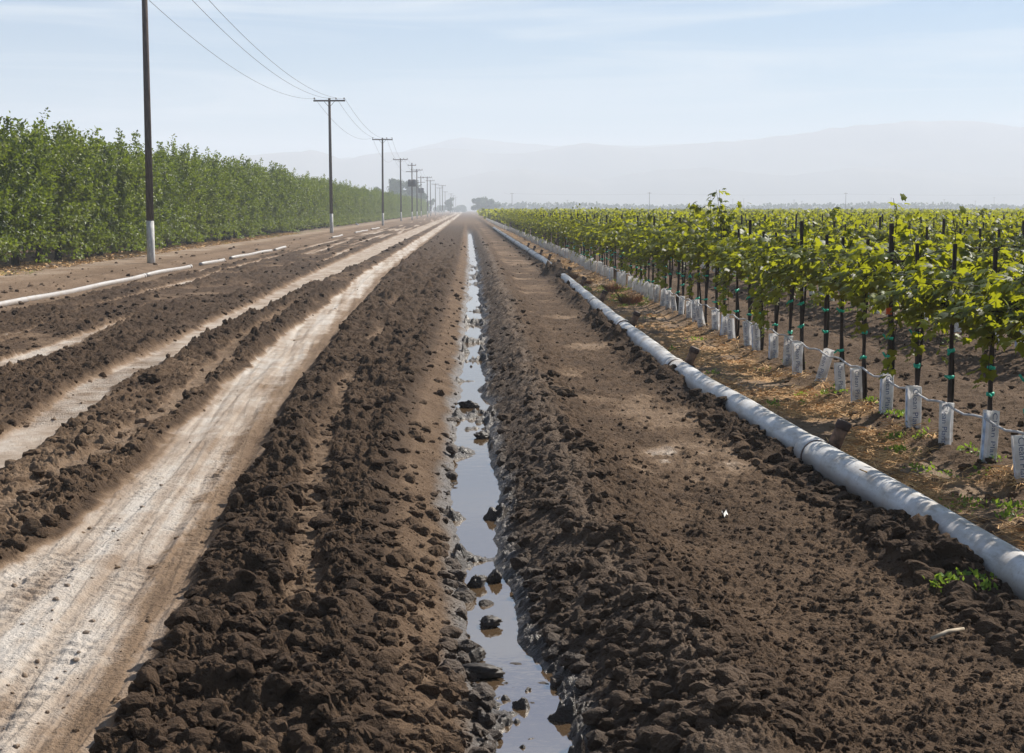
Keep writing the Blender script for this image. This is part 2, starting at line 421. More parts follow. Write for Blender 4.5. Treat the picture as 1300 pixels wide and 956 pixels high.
def pvc_mat():
    m, nt, out = new_mat('weathered_white_pvc')
    bs = N(nt, 'ShaderNodeBsdfPrincipled')
    geo = N(nt, 'ShaderNodeNewGeometry').outputs['Position']
    mp = N(nt, 'ShaderNodeMapping'); mp.inputs['Scale'].default_value = (6, 1.2, 6); nt.links.new(geo, mp.inputs[0])
    n = noise(nt, mp.outputs[0], 2.2, 6, .65); n2 = noise(nt, geo, 45, 3)
    c = ramp(nt, [(.30, (.24, .21, .175)), (.44, (.42, .41, .39)), (.62, (.53, .53, .53))], n).outputs[0]
    sp = ramp(nt, [(.58, (0, 0, 0)), (.70, (1, 1, 1))], n2).outputs[0]
    c = mixc(nt, math_n(nt, 'MULTIPLY', sp, .45), c, (.22, .17, .13))
    # soil splashed over the flank that lies in the dirt
    sx = N(nt, 'ShaderNodeSeparateXYZ'); nt.links.new(geo, sx.inputs[0])
    low = math_n(nt, 'MULTIPLY', math_n(nt, 'SUBTRACT', math_n(nt, 'ADD', .055, math_n(nt, 'MULTIPLY', n, .14)), sx.outputs[2]), 18, True)
    c = mixc(nt, math_n(nt, 'MULTIPLY', low, .55), c, (.14, .10, .075))
    n3 = noise(nt, geo, 3.1, 4, .6); dn = ramp(nt, [(.48, (0, 0, 0)), (.62, (1, 1, 1))], n3).outputs[0]
    c = mixc(nt, math_n(nt, 'MULTIPLY', dn, .38), c, (.27, .215, .16))
    nt.links.new(c, bs.inputs['Base Color']); bs.inputs['Roughness'].default_value = .5
    nt.links.new(bs.outputs[0], out.inputs[0]); return m
M['pvc'] = pvc_mat()
def carton_mat():
    m, nt, out = new_mat('waxed_carton')
    bs = N(nt, 'ShaderNodeBsdfPrincipled'); tr = N(nt, 'ShaderNodeBsdfTranslucent')
    tc = N(nt, 'ShaderNodeTexCoord').outputs['Object']; geo = N(nt, 'ShaderNodeNewGeometry').outputs['Position']
    n = noise(nt, geo, 14, 5, .65); sx = N(nt, 'ShaderNodeSeparateXYZ'); nt.links.new(tc, sx.inputs[0])
    lo = math_n(nt, 'MULTIPLY', math_n(nt, 'SUBTRACT', .20, sx.outputs[2]), 3.2, True)
    f = math_n(nt, 'MULTIPLY', ramp(nt, [(.42, (0, 0, 0)), (.62, (1, 1, 1))], n).outputs[0], math_n(nt, 'ADD', .22, lo), True)
    c = mixc(nt, f, (.88, .88, .88), (.36, .27, .18))
    nt.links.new(c, bs.inputs['Base Color']); bs.inputs['Roughness'].default_value = .55
    nt.links.new(c, tr.inputs[0])
    b = N(nt, 'ShaderNodeBump'); b.inputs['Distance'].default_value = .012; b.inputs['Strength'].default_value = .6
    nt.links.new(noise(nt, geo, 11, 2), b.inputs['Height']); nt.links.new(b.outputs[0], bs.inputs['Normal'])
    mx = N(nt, 'ShaderNodeMixShader'); mx.inputs[0].default_value = .5
    nt.links.new(bs.outputs[0], mx.inputs[1]); nt.links.new(tr.outputs[0], mx.inputs[2]); nt.links.new(mx.outputs[0], out.inputs[0])
    return m
M['tube'] = carton_mat()

def water_mat():
    m, nt, out = new_mat('muddy_water')
    bs = N(nt, 'ShaderNodeBsdfPrincipled')
    geo = N(nt, 'ShaderNodeNewGeometry').outputs['Position']
    n = noise(nt, geo, 7, 3)
    bs.inputs['Base Color'].default_value = (.085, .055, .03, 1)
    bs.inputs['Roughness'].default_value = .03
    bs.inputs['IOR'].default_value = 3.0; bs.inputs['Specular IOR Level'].default_value = .8
    b = N(nt, 'ShaderNodeBump'); b.inputs['Distance'].default_value = .0025; b.inputs['Strength'].default_value = .4
    nt.links.new(n, b.inputs['Height']); nt.links.new(b.outputs[0], bs.inputs['Normal'])
    nt.links.new(bs.outputs[0], out.inputs[0]); return m
M['water'] = water_mat()

# ------------------------------------------------------------------ ground mesh
def build_ground():
    ys = [-300, -60, -20, -8, -2, 1.5, 3.2, 4.2, 4.8]
    y = 5.2
    while y < 12000:
        ys.append(y)
        k = .34 if y < 18 else (.2 if y < 60 else (.3 if y < 250 else 1.5))
        y += max(.0075, k * y * y / 3143)
        if y > 2500: y *= 1.25
    ys = np.array(ys)
    ui = np.linspace(-.375, .43, 960)
    ok = np.array([.02, .05, .1, .18, .3, .5, .8, 1.2]); ex = np.array([.1, .3, 1, 3, 10, 40, 200, 2000.])
    u = np.concatenate([(-.375 - ok)[::-1], ui, .43 + ok]); e = np.concatenate([-ex[::-1], ui * 0, ex])
    w = np.maximum(ys, 5.2)
    X = u[None] * w[:, None] + e[None]; Y = np.repeat(ys[:, None], len(u), 1)
    dY = np.repeat(np.gradient(ys)[:, None], len(u), 1)
    z = np.empty(X.shape); dry = z.copy(); wet = z.copy(); st = z.copy(); rd = z.copy()
    for i in range(0, len(ys), 150):
        s = slice(i, i + 150)
        z[s], dry[s], wet[s], st[s], rd[s] = terrain(X[s], Y[s], np.abs(dY[s]))
    V = np.stack([X, Y, z], -1).reshape(-1, 3)
    nr, nc = X.shape
    i = np.arange(nr - 1)[:, None] * nc; j = np.arange(nc - 1)[None]
    F = np.stack([i + j, i + j + 1, i + nc + j + 1, i + nc + j], -1).reshape(-1, 4)
    rf = rd.ravel()[F].mean(1) > .5
    at = {'dry': dry.ravel(), 'wet': wet.ravel(), 'straw': st.ravel()}
    for nm, f, lab, cat in (('ground', F[~rf], 'dark tilled farm soil spreading to the horizon', 'ground'),
                            ('road', F[rf], 'pale dusty wheel track running down the farm road', 'dirt road')):
        us, inv = np.unique(f, return_inverse=True)
        me = np_mesh(nm, V[us], inv.reshape(-1, 4), True, {k: a[us] for k, a in at.items()})
        tag(add(nm, me, M['soil']), lab, cat, kind='structure')
build_ground()

# water
ysw = np.concatenate([np.linspace(4.5, 30, 90), np.linspace(31, 150, 60)])
Vw = []
for yy in ysw:
    c = cW(yy); Vw += [[c - .30, yy, ZW], [c + .32, yy, ZW]]
kk = np.arange(len(ysw) - 1) * 2
tag(add('water', np_mesh('water', np.array(Vw), np.stack([kk, kk + 1, kk + 3, kk + 2], 1)), M['water']),
    'shallow muddy water reflecting the sky in the narrow ditch', 'water', kind='structure')

# ------------------------------------------------------------------ clods
def ico(sub):
    import bmesh
    bm = bmesh.new(); bmesh.ops.create_icosphere(bm, subdivisions=sub, radius=1)
    V = np.array([v.co[:] for v in bm.verts]); T = np.array([[v.index for v in f.verts] for f in bm.faces]); bm.free()
    return V, T
ICO = {s: ico(s) for s in (1, 2, 3, 4)}

def clod_shape(sub, seed, amp=.42):
    V, T = ICO[sub]; r = np.random.default_rng(seed)
    P = V * np.array([1, r.uniform(.65, 1.0), r.uniform(.55, .85)])
    n = 0; a = 1.0; f = 1.7; tot = 0
    for o in range({1: 1, 2: 2, 3: 4, 4: 5}[sub]):
        m = sum(vn(V[:, i] * f + seed * 1.7 + 5 * i, V[:, (i + 1) % 3] * f + 3.3 + o, 300 + seed + i + 7 * o) for i in range(3)) / 3
        n = n + a * (np.abs(m - .5) * 2.6 if o else (m - .5) * 2.2); tot += a; a *= .62; f *= 2.1
    P = P * (1 + 1.25 * amp * n)[:, None]
    for _ in range(5):
        d = r.normal(size=3); d /= np.linalg.norm(d); lim = r.uniform(.5, .85)
        s = P @ d; P = P - np.outer(np.maximum(0, s - lim), d) * .7
    return P, T

def scatter_clods():
    shapes = {3: [clod_shape(3, 10 + i, .5) for i in range(10)], 2: [clod_shape(2, 30 + i, .5) for i in range(12)], 1: [clod_shape(1, 50 + i, .5) for i in range(10)]}
    n = 170000
    # more candidates close to the camera
    yy = 1 / rng.uniform(1 / 110., 1 / 5.4, n) ** 1.0; xx = rng.uniform(-.36, .40, n) * np.maximum(yy, 7)
    _, dry, wet, st, rd = terrain(xx, yy)
    a, b = tL(yy), tR(yy); t = xx - cW(yy); p = xx - xPipe(yy)
    w = np.zeros(n)
    w = np.where((xx > b + .02) & (t < -.45), .55, w)
    w = np.where((t >= -.45) & (t < -.14), .5, w)
    w = np.where((np.abs(t) < .14), .06, w)
    w = np.where((t > .2) & (t < 1.0), .55, w)
    w = np.where((t >= 1.0) & (p < -.5), .9, w)
    w = np.where((p >= -.5) & (p < -.13), .85, w)
    w = np.where((p > .15) & (xx < ROWX), .25, w)
    w = np.where(xx >= ROWX, .35, w)
    w = np.where((xx < a - .05) & (xx > -8.3), .7, w)
    w = np.where(xx <= -8.3, .55, w)
    w = np.where((xx > a + .05) & (xx < b - .02), .16, w)
    w = np.where((yy > 22), np.minimum(1.6, w * 1.7), w)
    w = w * np.where((xx > a) & (xx < b), .35, np.clip(1.15 - dry * 1.5, 0, 1)) * .42
    keep = rng.uniform(size=n) < w
    xx, yy, p, t = xx[keep], yy[keep], p[keep], t[keep]
    z, cdry, cwet = terrain(xx, yy)[:3]; cdry = cdry * .7
    rad = .005 + .036 * rng.uniform(size=len(xx)) ** 6.0 * np.where(t < 1, 1.25, 1)
    rad = np.where((p > -.5) & (p < -.13), rad * 1.6, rad) * (1 + yy / 45)
    rad = np.where((t > .9) & (p < -.5), rad * .5, rad); rad = np.where((xx > tL(yy)) & (xx < tR(yy)), rad * .36, rad)
    Vs, Ts, n0 = [], [], 0; cnt = []
    for i in range(len(xx)):
        sub = 3 if (yy[i] < 11 and rad[i] > .026) else (2 if (yy[i] < 16 and rad[i] > .013) else 1)
        P, T = shapes[sub][rng.integers(len(shapes[sub]))]
        ax = rng.normal(size=3); ax /= np.linalg.norm(ax)
        Rm = np.array(Matrix.Rotation(rng.uniform(0, 6.28), 3, Vector(ax)))
        Q = (P @ Rm.T) * rad[i] * np.array([1, 1, .8]) + (xx[i], yy[i], z[i] + rad[i] * .15)
        cnt.append(len(P)); Vs.append(Q); Ts.append(T + n0); n0 += len(P)
    me = np_mesh('soil_clods', np.concatenate(Vs), np.concatenate(Ts), False, {'dry': np.repeat(cdry, cnt), 'wet': np.repeat(cwet * .6, cnt)})
    tag(add('soil_clods', me, M['soil']), 'loose dark soil crumbs and clods strewn over the tilled strips', 'soil', kind='stuff')
scatter_clods()

def big_clod(x, y, r, sc, label, mat='clod', seed=1, sink=.3, group=None):
    P, T = clod_shape(4, 400 + seed, .62)
    n = fbm(P[:, 0] * 7 + seed, P[:, 1] * 7 + P[:, 2] * 5, 900 + seed, 3) - .5
    P = P * (1 + .45 * n)[:, None]
    P = P * r * np.array(sc)
    z = gz(x, y); z = max(z, ZW) if abs(x - cW(y)) < .2 else z
    o = add('soil_clod', np_mesh('soil_clod', P, T, True), M[mat], loc=(x, y, z + r * sc[2] * (1 - sink) - r * sc[2] * .35))
    o.rotation_euler = (0, 0, seed * 1.3)
    tag(o, label, 'soil clod', group); return o

def px(pxx, pyy, z=0):           # photo pixel -> ground point (for reading positions off the photo)
    d = (CAMH - z) / (pyy - 266.0); return (pxx - 592) * d, FPX * d

G = 'large soil clods lying about'
big_clod(*px(1180, 708), .115, (1.25, .9, 1.05), 'big dark soil clod heaped against the near pipe section', 'clod', 1, .35, G)
big_clod(*px(1222, 722), .11, (1.3, .8, .75), 'flat slab of soil leaning on pipe beside the biggest clod', 'clod', 2, .3, G)
big_clod(*px(1252, 745), .085, (1, 1, .8), 'rounded soil clod at pipe foot above the green weeds', 'clod', 3, .3, G)
big_clod(*px(717, 518), .12, (1.25, .9, .55), 'flat pale topped clod resting on ridge edge', 'clod_grey', 4, .3, G)
big_clod(*px(743, 600), .10, (1, .9, .85), 'lumpy clod on the crest of the ditch ridge', 'clod', 5, .3, G)
big_clod(*px(192, 488), .13, (1.2, .9, .75), 'dark clod beside the narrow wheel rut', 'clod', 6, .25, G)
big_clod(*px(784, 735), .085, (1, 1, .95), 'knobbly clod low on ridge above the ditch', 'clod', 7, .3, G)
big_clod(*px(620, 772), .050, (1.15, .9, .8), 'wet round clod standing alone in the ditch water', 'clod_wet', 8, .2, G)
big_clod(*px(588, 736), .052, (1.1, 1, .75), 'wet clod in water by the bare bank, part of a cluster of three', 'clod_wet', 9, .2, G)
big_clod(*px(604, 722), .05, (1, 1, .8), 'wet clod in the middle of the ditch cluster', 'clod_wet', 10, .2, G)
big_clod(*px(628, 715), .052, (1.3, .9, .8), 'wet clod of the ditch cluster touching the ridge side', 'clod_wet', 11, .2, G)
big_clod(*px(606, 834), .055, (1.5, 1, .8), 'wide wet clod at water edge, lowest in the ditch', 'clod_wet', 12, .2, G)
big_clod(*px(604, 815), .042, (1, .9, 1.1), 'pointed wet clod beside the widest one in ditch', 'clod_wet', 13, .2, G)
big_clod(*px(596, 503), .07, (1.5, 1, .7), 'wet clod damming the ditch water half way down', 'clod_wet', 14, .2, G)
big_clod(*px(612, 540), .055, (1.3, 1, .7), 'wet clod just below the one damming the ditch', 'clod_wet', 15, .2, G)
big_clod(*px(870, 478), .13, (.9, 1.2, .8), 'dark clod piled on the second pipe joint', 'clod', 16, .3, G)

# ------------------------------------------------------------------ irrigation pipe beside the vineyard
PR = .122
def pipe_pt(y): return np.array([xPipe(y), y, .075])
joints = [5.35] + [12.1 + 6.6 * i for i in range(24)]
ordw = ['first', 'second', 'third', 'fourth', 'fifth', 'sixth', 'seventh', 'eighth']
for k in range(len(joints) - 1):
    y0, y1 = joints[k], joints[k + 1] - .03
    if y0 > 165: break
    root = empty('irrigation_pipe', pipe_pt(y0))
    base = pipe_pt(y0)
    yy = np.linspace(y0 + .02, y1, 14)
    wob = np.array([[.006 * math.sin(v * 2.1 + k), 0, .006 * math.sin(v * 1.3 + 2 * k)] for v in yy])
    pts = np.array([pipe_pt(v) for v in yy]) + wob - base
    mb = MB(); mb.tube(pts, PR, 40 if k < 3 else 20); mb.build('barrel', M['pvc'], root)
    d = pts[-1] - pts[-2]; d /= np.linalg.norm(d); e = pts[-1]
    d0 = pts[1] - pts[0]; d0 /= np.linalg.norm(d0)
    mb = MB(); mb.tube([pts[0] - d0 * .01 + d0 * s for s in (.0, .012, .10, .22, .235)], [PR + .002, PR + .009, PR + .010, PR + .009, PR + .002], 36 if k < 3 else 18)
    mb.build('bell_socket', M['pvc'], root)
    mb = MB(); mb.tube([pts[0] + d0 * s for s in (-.055, -.05, -.014, -.009)], [PR - .002, PR + .008, PR + .008, PR - .002], 36 if k < 3 else 18)
    mb.build('gasket', M['rubber'], root)
    if y0 < 80 and k > 0:
        rb = np.array([.12, .02, .05]); dirv = np.array([.38, -.06, .92]); dirv /= np.linalg.norm(dirv)
        mb = MB(); mb.tube([rb, rb + dirv * .06, rb + dirv * .17], [.052, .050, .050], 18)
        ris = mb.build('riser', M['rust'], root)
        mb = MB(); mb.tube([rb + dirv * s for s in (.165, .17, .225, .23)], [.05, .058, .058, .045], 18)
        mb.build('cap', M['rubber'], ris)
    if k < 8:
        lab = f'{ordw[k]} grey white irrigation pipe section counted from the camera along the vineyard'
        if k == 1: lab = 'second grey white pipe section from the camera, with a brown riser at its near joint'
        tag(root, lab, 'pipe', 'irrigation pipe sections beside the vineyard')
    else:
        tag(root, 'distant grey white irrigation pipe section of the line beside the vineyard', 'pipe', 'irrigation pipe sections beside the vineyard')

# white pipe by the orchard
segs = [(27, 46.8), (47.0, 54.4), (56.3, 61.5), (63.5, 75.5), (77, 82), (110, 120), (133, 149), (157, 170)]
for k, (y0, y1) in enumerate(segs):
    yy = np.linspace(y0, y1, 12); xw = -9.02 + .05 * np.sin(yy * .35) + .12 * ss(55, 75, yy)
    pts = np.stack([xw, yy, .045 + .012 * np.sin(yy * .8)], 1); b0 = pts[0].copy()
    root = empty('irrigation_pipe', b0)
    mb = MB(); mb.tube(pts - b0, .066, 16); mb.build('barrel', M['pvc'], root)
    mb = MB(); mb.tube([pts[-1] - b0 - [0, .2, 0], pts[-1] - b0 + [0, .05, 0]], .074, 16); mb.build('bell_socket', M['pvc'], root)
    tag(root, f'{ordw[k]} thin white pipe length from the camera, half sunk in soil beside the poles', 'pipe', 'white pipe lengths beside the poles')

# pale standpipe lying by the orchard
x0, y0 = -13.4, 205
root = empty('standpipe', (x0, y0, gz(x0, y0)))
mb = MB(); mb.tube([[0, 0, .0], [-.25, 0, .4], [-.55, 0, .72], [-.95, 0, .78]], .11, 12); mb.build('elbow_pipe', M['plastic'], root)
mb = MB(); mb.tube([[0, 0, -.05], [0, 0, .06]], .2, 14); mb.build('flange', M['inkblue'], root)
tag(root, 'bent white standpipe leaning out at the orchard edge between second and third poles', 'standpipe')

# ------------------------------------------------------------------ utility poles
def pole_meshes(h):
    mb = MB(); mb.tube([[0, 0, 1.5], [0, 0, h * .5], [0, 0, h]], [.132, .118, .095], 14)
    s = mb.mesh('shaft')
    mb = MB(); mb.tube([[0, 0, -.2], [0, 0, .3], [0, 0, 1.5]], [.142, .140, .1335], 14)
    b = mb.mesh('whitewashed_foot')
    mb = MB(); mb.box((0, -.15, h - .22), (2.42, .10, .12)); c = mb.mesh('crossarm', False)
    mb = MB()
    mb.tube([[-.42, -.13, h - .25], [0, -.10, h - .72]], .018, 6); br = mb.mesh('brace')
    mb = MB(); mb.tube([[.42, -.13, h - .25], [0, -.10, h - .72]], .018, 6); br2 = mb.mesh('brace')
    mb = MB(); mb.tube([[0, 0, 0], [0, 0, .06], [0, 0, .07], [0, 0, .14], [0, 0, .19]], [.02, .02, .055, .06, .03], 10); ins = mb.mesh('insulator')
    return s, b, c, br, br2, ins
PH = 10.35
PM = pole_meshes(PH)
INS_X = (-1.14, .52, 1.14)
def make_pole(x, y, label, kind='plain', h=PH):
    root = empty('utility_pole', (x, y, gz(x, y)), 0)
    s, b, c, br, br2, ins = PM
    add('shaft', s, M['pole_wood'], root); add('whitewashed_foot', b, M['whitewash'], root)
    if kind == 'plain' or kind == 'both':
        add('crossarm', c, M['pole_wood'], root); add('brace', br, M['dark_metal'], root); add('brace', br2, M['dark_metal'], root)
        for ix in INS_X: add('insulator', ins, M['porcelain'], root, (ix, -.15, h - .162))
    if kind in ('transformer', 'both'):
        if kind == 'transformer':
            mb = MB(); mb.box((0, -.15, h - .45), (1.5, .1, .12)); mb.build('crossarm', M['pole_wood'], root, False)
            mb = MB(); mb.box((0, -.15, h - 1.6), (2.2, .1, .12)); mb.build('crossarm', M['pole_wood'], root, False)
            for ix in (-.7, .7): add('insulator', ins, M['porcelain'], root, (ix, -.15, h - .39))
        for ix in (-.42, .42):
            mb = MB(); mb.tube([[ix, -.25, h - 4.3], [ix, -.25, h - 4.25], [ix, -.25, h - 3.1], [ix, -.25, h - 3.0]], [.2, .33, .33, .2], 14)
            mb.build('transformer_can', M['dark_metal'], root)
        mb = MB(); mb.box((0, -.1, h - 3.3), (1.1, .12, .12)); mb.build('bracket', M['dark_metal'], root, False)
    root.rotation_euler[1] = R(random.uniform(-.5, .5))
    tag(root, label, 'utility pole', 'utility poles along the orchard')
    return root
poles = [(-11.15, 59, 'plain', 'tall wooden utility pole with whitewashed foot, its top cut off by the picture edge'),
         (-10.42, 129, 'plain', 'second utility pole from the camera, crossarm with wires over a white foot'),
         (-9.9, 198, 'plain', 'third utility pole from the camera, standing where the orchard narrows'),
         (-10.8, 277, 'plain', 'fourth utility pole from the camera, before the big hazy tree'),
         (-9.85, 304, 'transformer', 'fifth utility pole from the camera, dark and carrying two transformer cans'),
         (-10.3, 350, 'plain', 'sixth utility pole from the camera, just beyond the dark transformer pole'),
         (-11.35, 422, 'transformer', 'seventh utility pole from the camera, the farther of two with transformer cans'),
         (-10.0, 430, 'plain', 'eighth utility pole from the camera, close behind the second transformer pole'),
         (-10.2, 480, 'plain', 'ninth utility pole from the camera, fading in the haze'),
         (-10.0, 545, 'plain', 'tenth utility pole from the camera, pale in the haze'),
         (-8.2, 580, 'plain', 'eleventh utility pole from the camera, pale in the haze'),
         (-10.0, 640, 'plain', 'twelfth utility pole from the camera, pale in the haze'),
         (-9.8, 780, 'plain', 'hazy small utility pole at far end of the line'),
         (-8.0, 880, 'plain', 'hazy small utility pole at far end of the line'),
         (-7.6, 1000, 'plain', 'hazy small utility pole at far end of the line'),
         (-7.0, 1120, 'plain', 'hazy small utility pole at far end of the line')]
for x, y, k, lab in poles: make_pole(x, y, lab, k)
wire_poles = [(-11.8, -11)] + [(p[0], p[1]) for p in poles if p[2] == 'plain']
names = ['outer power line wire hung on the orchard end of the crossarms', 'inner power line wire hung just beside the pole shafts', 'power line wire hung on the road end of the crossarms']
for w, ix in enumerate(INS_X):
    pts = []
    for (xa, ya), (xb, yb) in zip(wire_poles[:-1], wire_poles[1:]):
        L = yb - ya; sag = 1.25 * (L / 70) ** 2 * (1, .97, .92)[w]; sag = min(sag, 3)
        for s in np.linspace(0, 1, 24, endpoint=False):
            pts.append([xa + (xb - xa) * s + ix, ya + L * s - .15, PH + .02 - 4 * sag * s * (1 - s)])
    pts.append([wire_poles[-1][0] + ix, wire_poles[-1][1] - .15, PH + .02])
    mb = MB(); mb.tube(pts, .011, 5)
    tag(mb.build('power_line', M['wire']), names[w], 'power line', 'power line wires')

# ------------------------------------------------------------------ leaf batches
def leaf_batch(P, D, Nn, size, template, faces, tint):
    """P base points, D leaf axis, Nn approx normals, size (n,), template (k,3) in (side, along, up)"""
    D = D / (np.linalg.norm(D, axis=1)[:, None] + 1e-9)
    S = np.cross(D, Nn); S /= np.linalg.norm(S, axis=1)[:, None] + 1e-9
    U = np.cross(S, D)
    V = P[:, None] + size[:, None, None] * (template[None, :, 0:1] * S[:, None] + template[None, :, 1:2] * D[:, None] + template[None, :, 2:3] * U[:, None])
    k = len(template); n = len(P)
    F = (faces[None] + (np.arange(n) * k)[:, None, None]).reshape(-1, faces.shape[1])
    return V.reshape(-1, 3), F, np.repeat(tint, k)

T_LANCE = np.array([[0, 0, 0], [-.22, .45, .05], [0, 1, -.06], [.22, .45, .05]]); F_LANCE = np.array([[0, 3, 2], [0, 2, 1]])
gl = [(0, 0, 0), (.20, -.10, .0), (.48, .05, -.07), (.36, .28, .0), (.50, .56, -.09), (.24, .62, .0), (0, .98, -.12),
      (-.24, .62, .0), (-.50, .56, -.09), (-.36, .28, .0), (-.48, .05, -.07), (-.20, -.10, .0), (0, .35, .05)]
T_GRAPE = np.array(gl); F_GRAPE = np.array([[12, i, (i + 1) % 12] for i in range(12)])
T_QUAD = np.array([[-.5, 0, 0], [.5, 0, 0], [.42, .9, -.12], [-.42, .9, -.12]]); F_QUAD = np.array([[0, 1, 2, 3]])
T_HEX = np.array([[0, 0, 0], [.45, .2, -.05], [.42, .7, -.05], [0, 1, -.1], [-.42, .7, -.05], [-.45, .2, -.05]]); F_HEX = np.array([[0, 1, 2, 3], [0, 3, 4, 5]])

def rand_unit(r, n): v = r.normal(size=(n, 3)); return v / np.linalg.norm(v, axis=1)[:, None]

# ------------------------------------------------------------------ orchard trees
def orchard_tree(seed, nshoot=300, lps=30):
    r = np.random.default_rng(seed)
    mb = MB()
    lean = r.normal(size=2) * .05
    mb.tube([[0, 0, -.1], [lean[0] * .4, lean[1] * .4, .5], [lean[0], lean[1], .95]], [.15, .115, .12], 10)
    tips = []
    for i in range(6):
        an = i * 2 * np.pi / 6 + r.normal() * .3
        o = np.array([math.cos(an), math.sin(an)])
        p = [np.array([lean[0], lean[1], .85])]
        for s in (.35, .8, 1.3, 1.9, 2.6):
            p.append(np.array([lean[0] + o[0] * (.25 + .42 * s) + r.normal() * .05, lean[1] + o[1] * (.2 + .36 * s) + r.normal() * .05, .9 + s * 1.25]))
        mb.tube(p, [.075, .06, .045, .032, .022, .01], 6); tips.append(np.array(p))
    trunk = mb.mesh('trunk')
    P, D, Nn, S, Tn = [], [], [], [], []
    lumps = [(r.uniform(-1.0, 1.0), r.uniform(-1.2, 1.2), r.uniform(1.0, 4.2), r.uniform(-.35, .35)) for _ in range(10)]
    plumes = []
    for i in range(34):
        zz = .70 + 3.45 * r.power(1.1)
        prof = np.interp(zz, [.4, .8, 1.6, 3.0, 4.2, 4.9], [.55, .9, 1.0, .92, .70, .35])
        th = i * 2.399 + r.normal() * .2; q = r.uniform(.72, 1.0)
        plumes.append((math.cos(th) * 1.85 * prof * q, math.sin(th) * 1.42 * prof * q, zz, r.normal() * .17))
    for i in range(nshoot):
        pl = plumes[r.integers(34)] if r.uniform() < .74 else (r.normal() * .9, r.normal() * .72, r.uniform(.7, 3.9), -.08 + r.normal() * .1)
        sx = pl[0] + r.normal() * .24; sy = pl[1] + r.normal() * .24; zz = max(.52, pl[2] + r.normal() * .30)
        th = math.atan2(sy, sx)
        out = np.array([math.cos(th), math.sin(th), 0])
        L = r.uniform(.35, .75) * (1.15 if zz > 3.6 else 1)
        up = np.array([0, 0, 1.])
        d0 = out * r.uniform(.2, .7) + up * (r.uniform(.5, 1.2) if zz > 1.3 else r.uniform(-.5, .5)) + r.normal(size=3) * .2
        if zz > 4.0: d0 = up + r.normal(size=3) * .25
        d0 /= np.linalg.norm(d0)
        s = r.uniform(0, 1, lps)
        pts = np.array([sx, sy, zz]) + d0 * (s * L)[:, None] + r.normal(size=(lps, 3)) * (.10 * (1 - .6 * s))[:, None]
        ax = d0 * .6 + rand_unit(r, lps) * .9 + np.array([0, 0, -.1])
        nn = rand_unit(r, lps) * .8 + np.array([0, 0, .7]) + out * .3
        t0 = .48 + pl[3] + .2 * (r.uniform() - .5) + sum(l[3] * math.exp(-((sx - l[0]) ** 2 + (sy - l[1]) ** 2 + (zz - l[2]) ** 2) / .5) for l in lumps)
        P.append(pts); D.append(ax); Nn.append(nn); S.append(r.uniform(.11, .18, lps)); Tn.append(np.clip(t0 + .3 * (r.uniform(size=lps) - .5) + .15 * s, 0, 1))
    V, F, tt = leaf_batch(np.concatenate(P), np.concatenate(D), np.concatenate(Nn), np.concatenate(S), T_LANCE * np.array([1.25, 1, 1]), F_LANCE, np.concatenate(Tn))
    V[:, 2] = np.where(V[:, 2] < .3, .3 + r.uniform(size=len(V)) * .15, V[:, 2])
    return trunk, np_mesh('crown', V, F, False, {'tint': tt})
tree_vars = [orchard_tree(500 + i, 460, 34) for i in range(5)]
def place_tree(x, y, k, rz, sc, label, group):
    root = empty('orchard_tree', (x, y, gz(x, y) * .3), rz); root.scale = sc
    tr, cr = tree_vars[k]
    add('trunk', tr, M['bark'], root); add('crown', cr, M['leaf_orchard'], root)
    tag(root, label, 'tree', group); return root
for i in range(165):
    y = 46.5 + 3.12 * i
    k = random.randrange(5); s = random.uniform(.96, 1.04)
    place_tree(-15.0 + random.uniform(-.2, .2), y + random.uniform(-.2, .2), k, random.choice([0, math.pi]) + random.uniform(-.35, .35),
               (s, s * 1.02, s * random.uniform(.91, .99)), 'dense green orchard tree in the row that faces the road', 'orchard trees in the row facing the road')
for i in range(60):
    y = 45 + 3.12 * i
    k = random.randrange(5)
    place_tree(-20.6, y, k, random.uniform(0, 6.28), (1, 1, random.uniform(.96, 1.02)), 'orchard tree in the row behind the one that faces the road', 'orchard trees in the second row')

# ------------------------------------------------------------------ far trees
def far_tree(name, w, h, seed, label, x, y, group=None, n=2600, ls=.45, stem=.25):
    r = np.random.default_rng(seed)
    root = empty(name, (x, y, 0))
    mb = MB(); mb.tube([[0, 0, -.2], [.05 * w * .1, 0, h * .3], [0, 0, h * .7]], [w * .035, w * .028, w * .01], 8)
    for i in range(4):
        an = i * 1.6 + r.uniform(); mb.tube([[0, 0, h * .28], [math.cos(an) * w * .18, math.sin(an) * w * .18, h * .5], [math.cos(an) * w * .3, math.sin(an) * w * .3, h * .72]], [w * .018, w * .012, w * .004], 5)
    mb.build('trunk', M['bark'], root)
    cl = [(np.array([r.normal() * w * .22, r.normal() * w * .22, h * (stem + .12 + (.80 - stem) * r.uniform())]), w * r.uniform(.14, .26)) for _ in range(16)]
    P, Tn = [], []
    for c, rad in cl:
        m = n // 16
        u = rand_unit(r, m) * (rad * r.uniform(.55, 1.05, m) )[:, None]; u[:, 2] *= .8
        P.append(c + u); Tn.append(np.full(m, r.uniform(.2, .8)) + r.normal(size=m) * .12)
    P = np.concatenate(P); Tn = np.clip(np.concatenate(Tn), 0, 1); m = len(P)
    P[:, 2] = np.clip(P[:, 2], h * stem * .8, h)
    V, F, tt = leaf_batch(P, rand_unit(r, m), rand_unit(r, m) + [0, 0, .5], r.uniform(.7, 1.3, m) * ls, T_HEX, F_HEX, Tn)
    add('crown', np_mesh('crown', V, F, False, {'tint': tt}), M['leaf_far'], root)
    tag(root, label, 'tree', group)
def fx(pxx, Y): return (pxx - 592) / FPX * Y
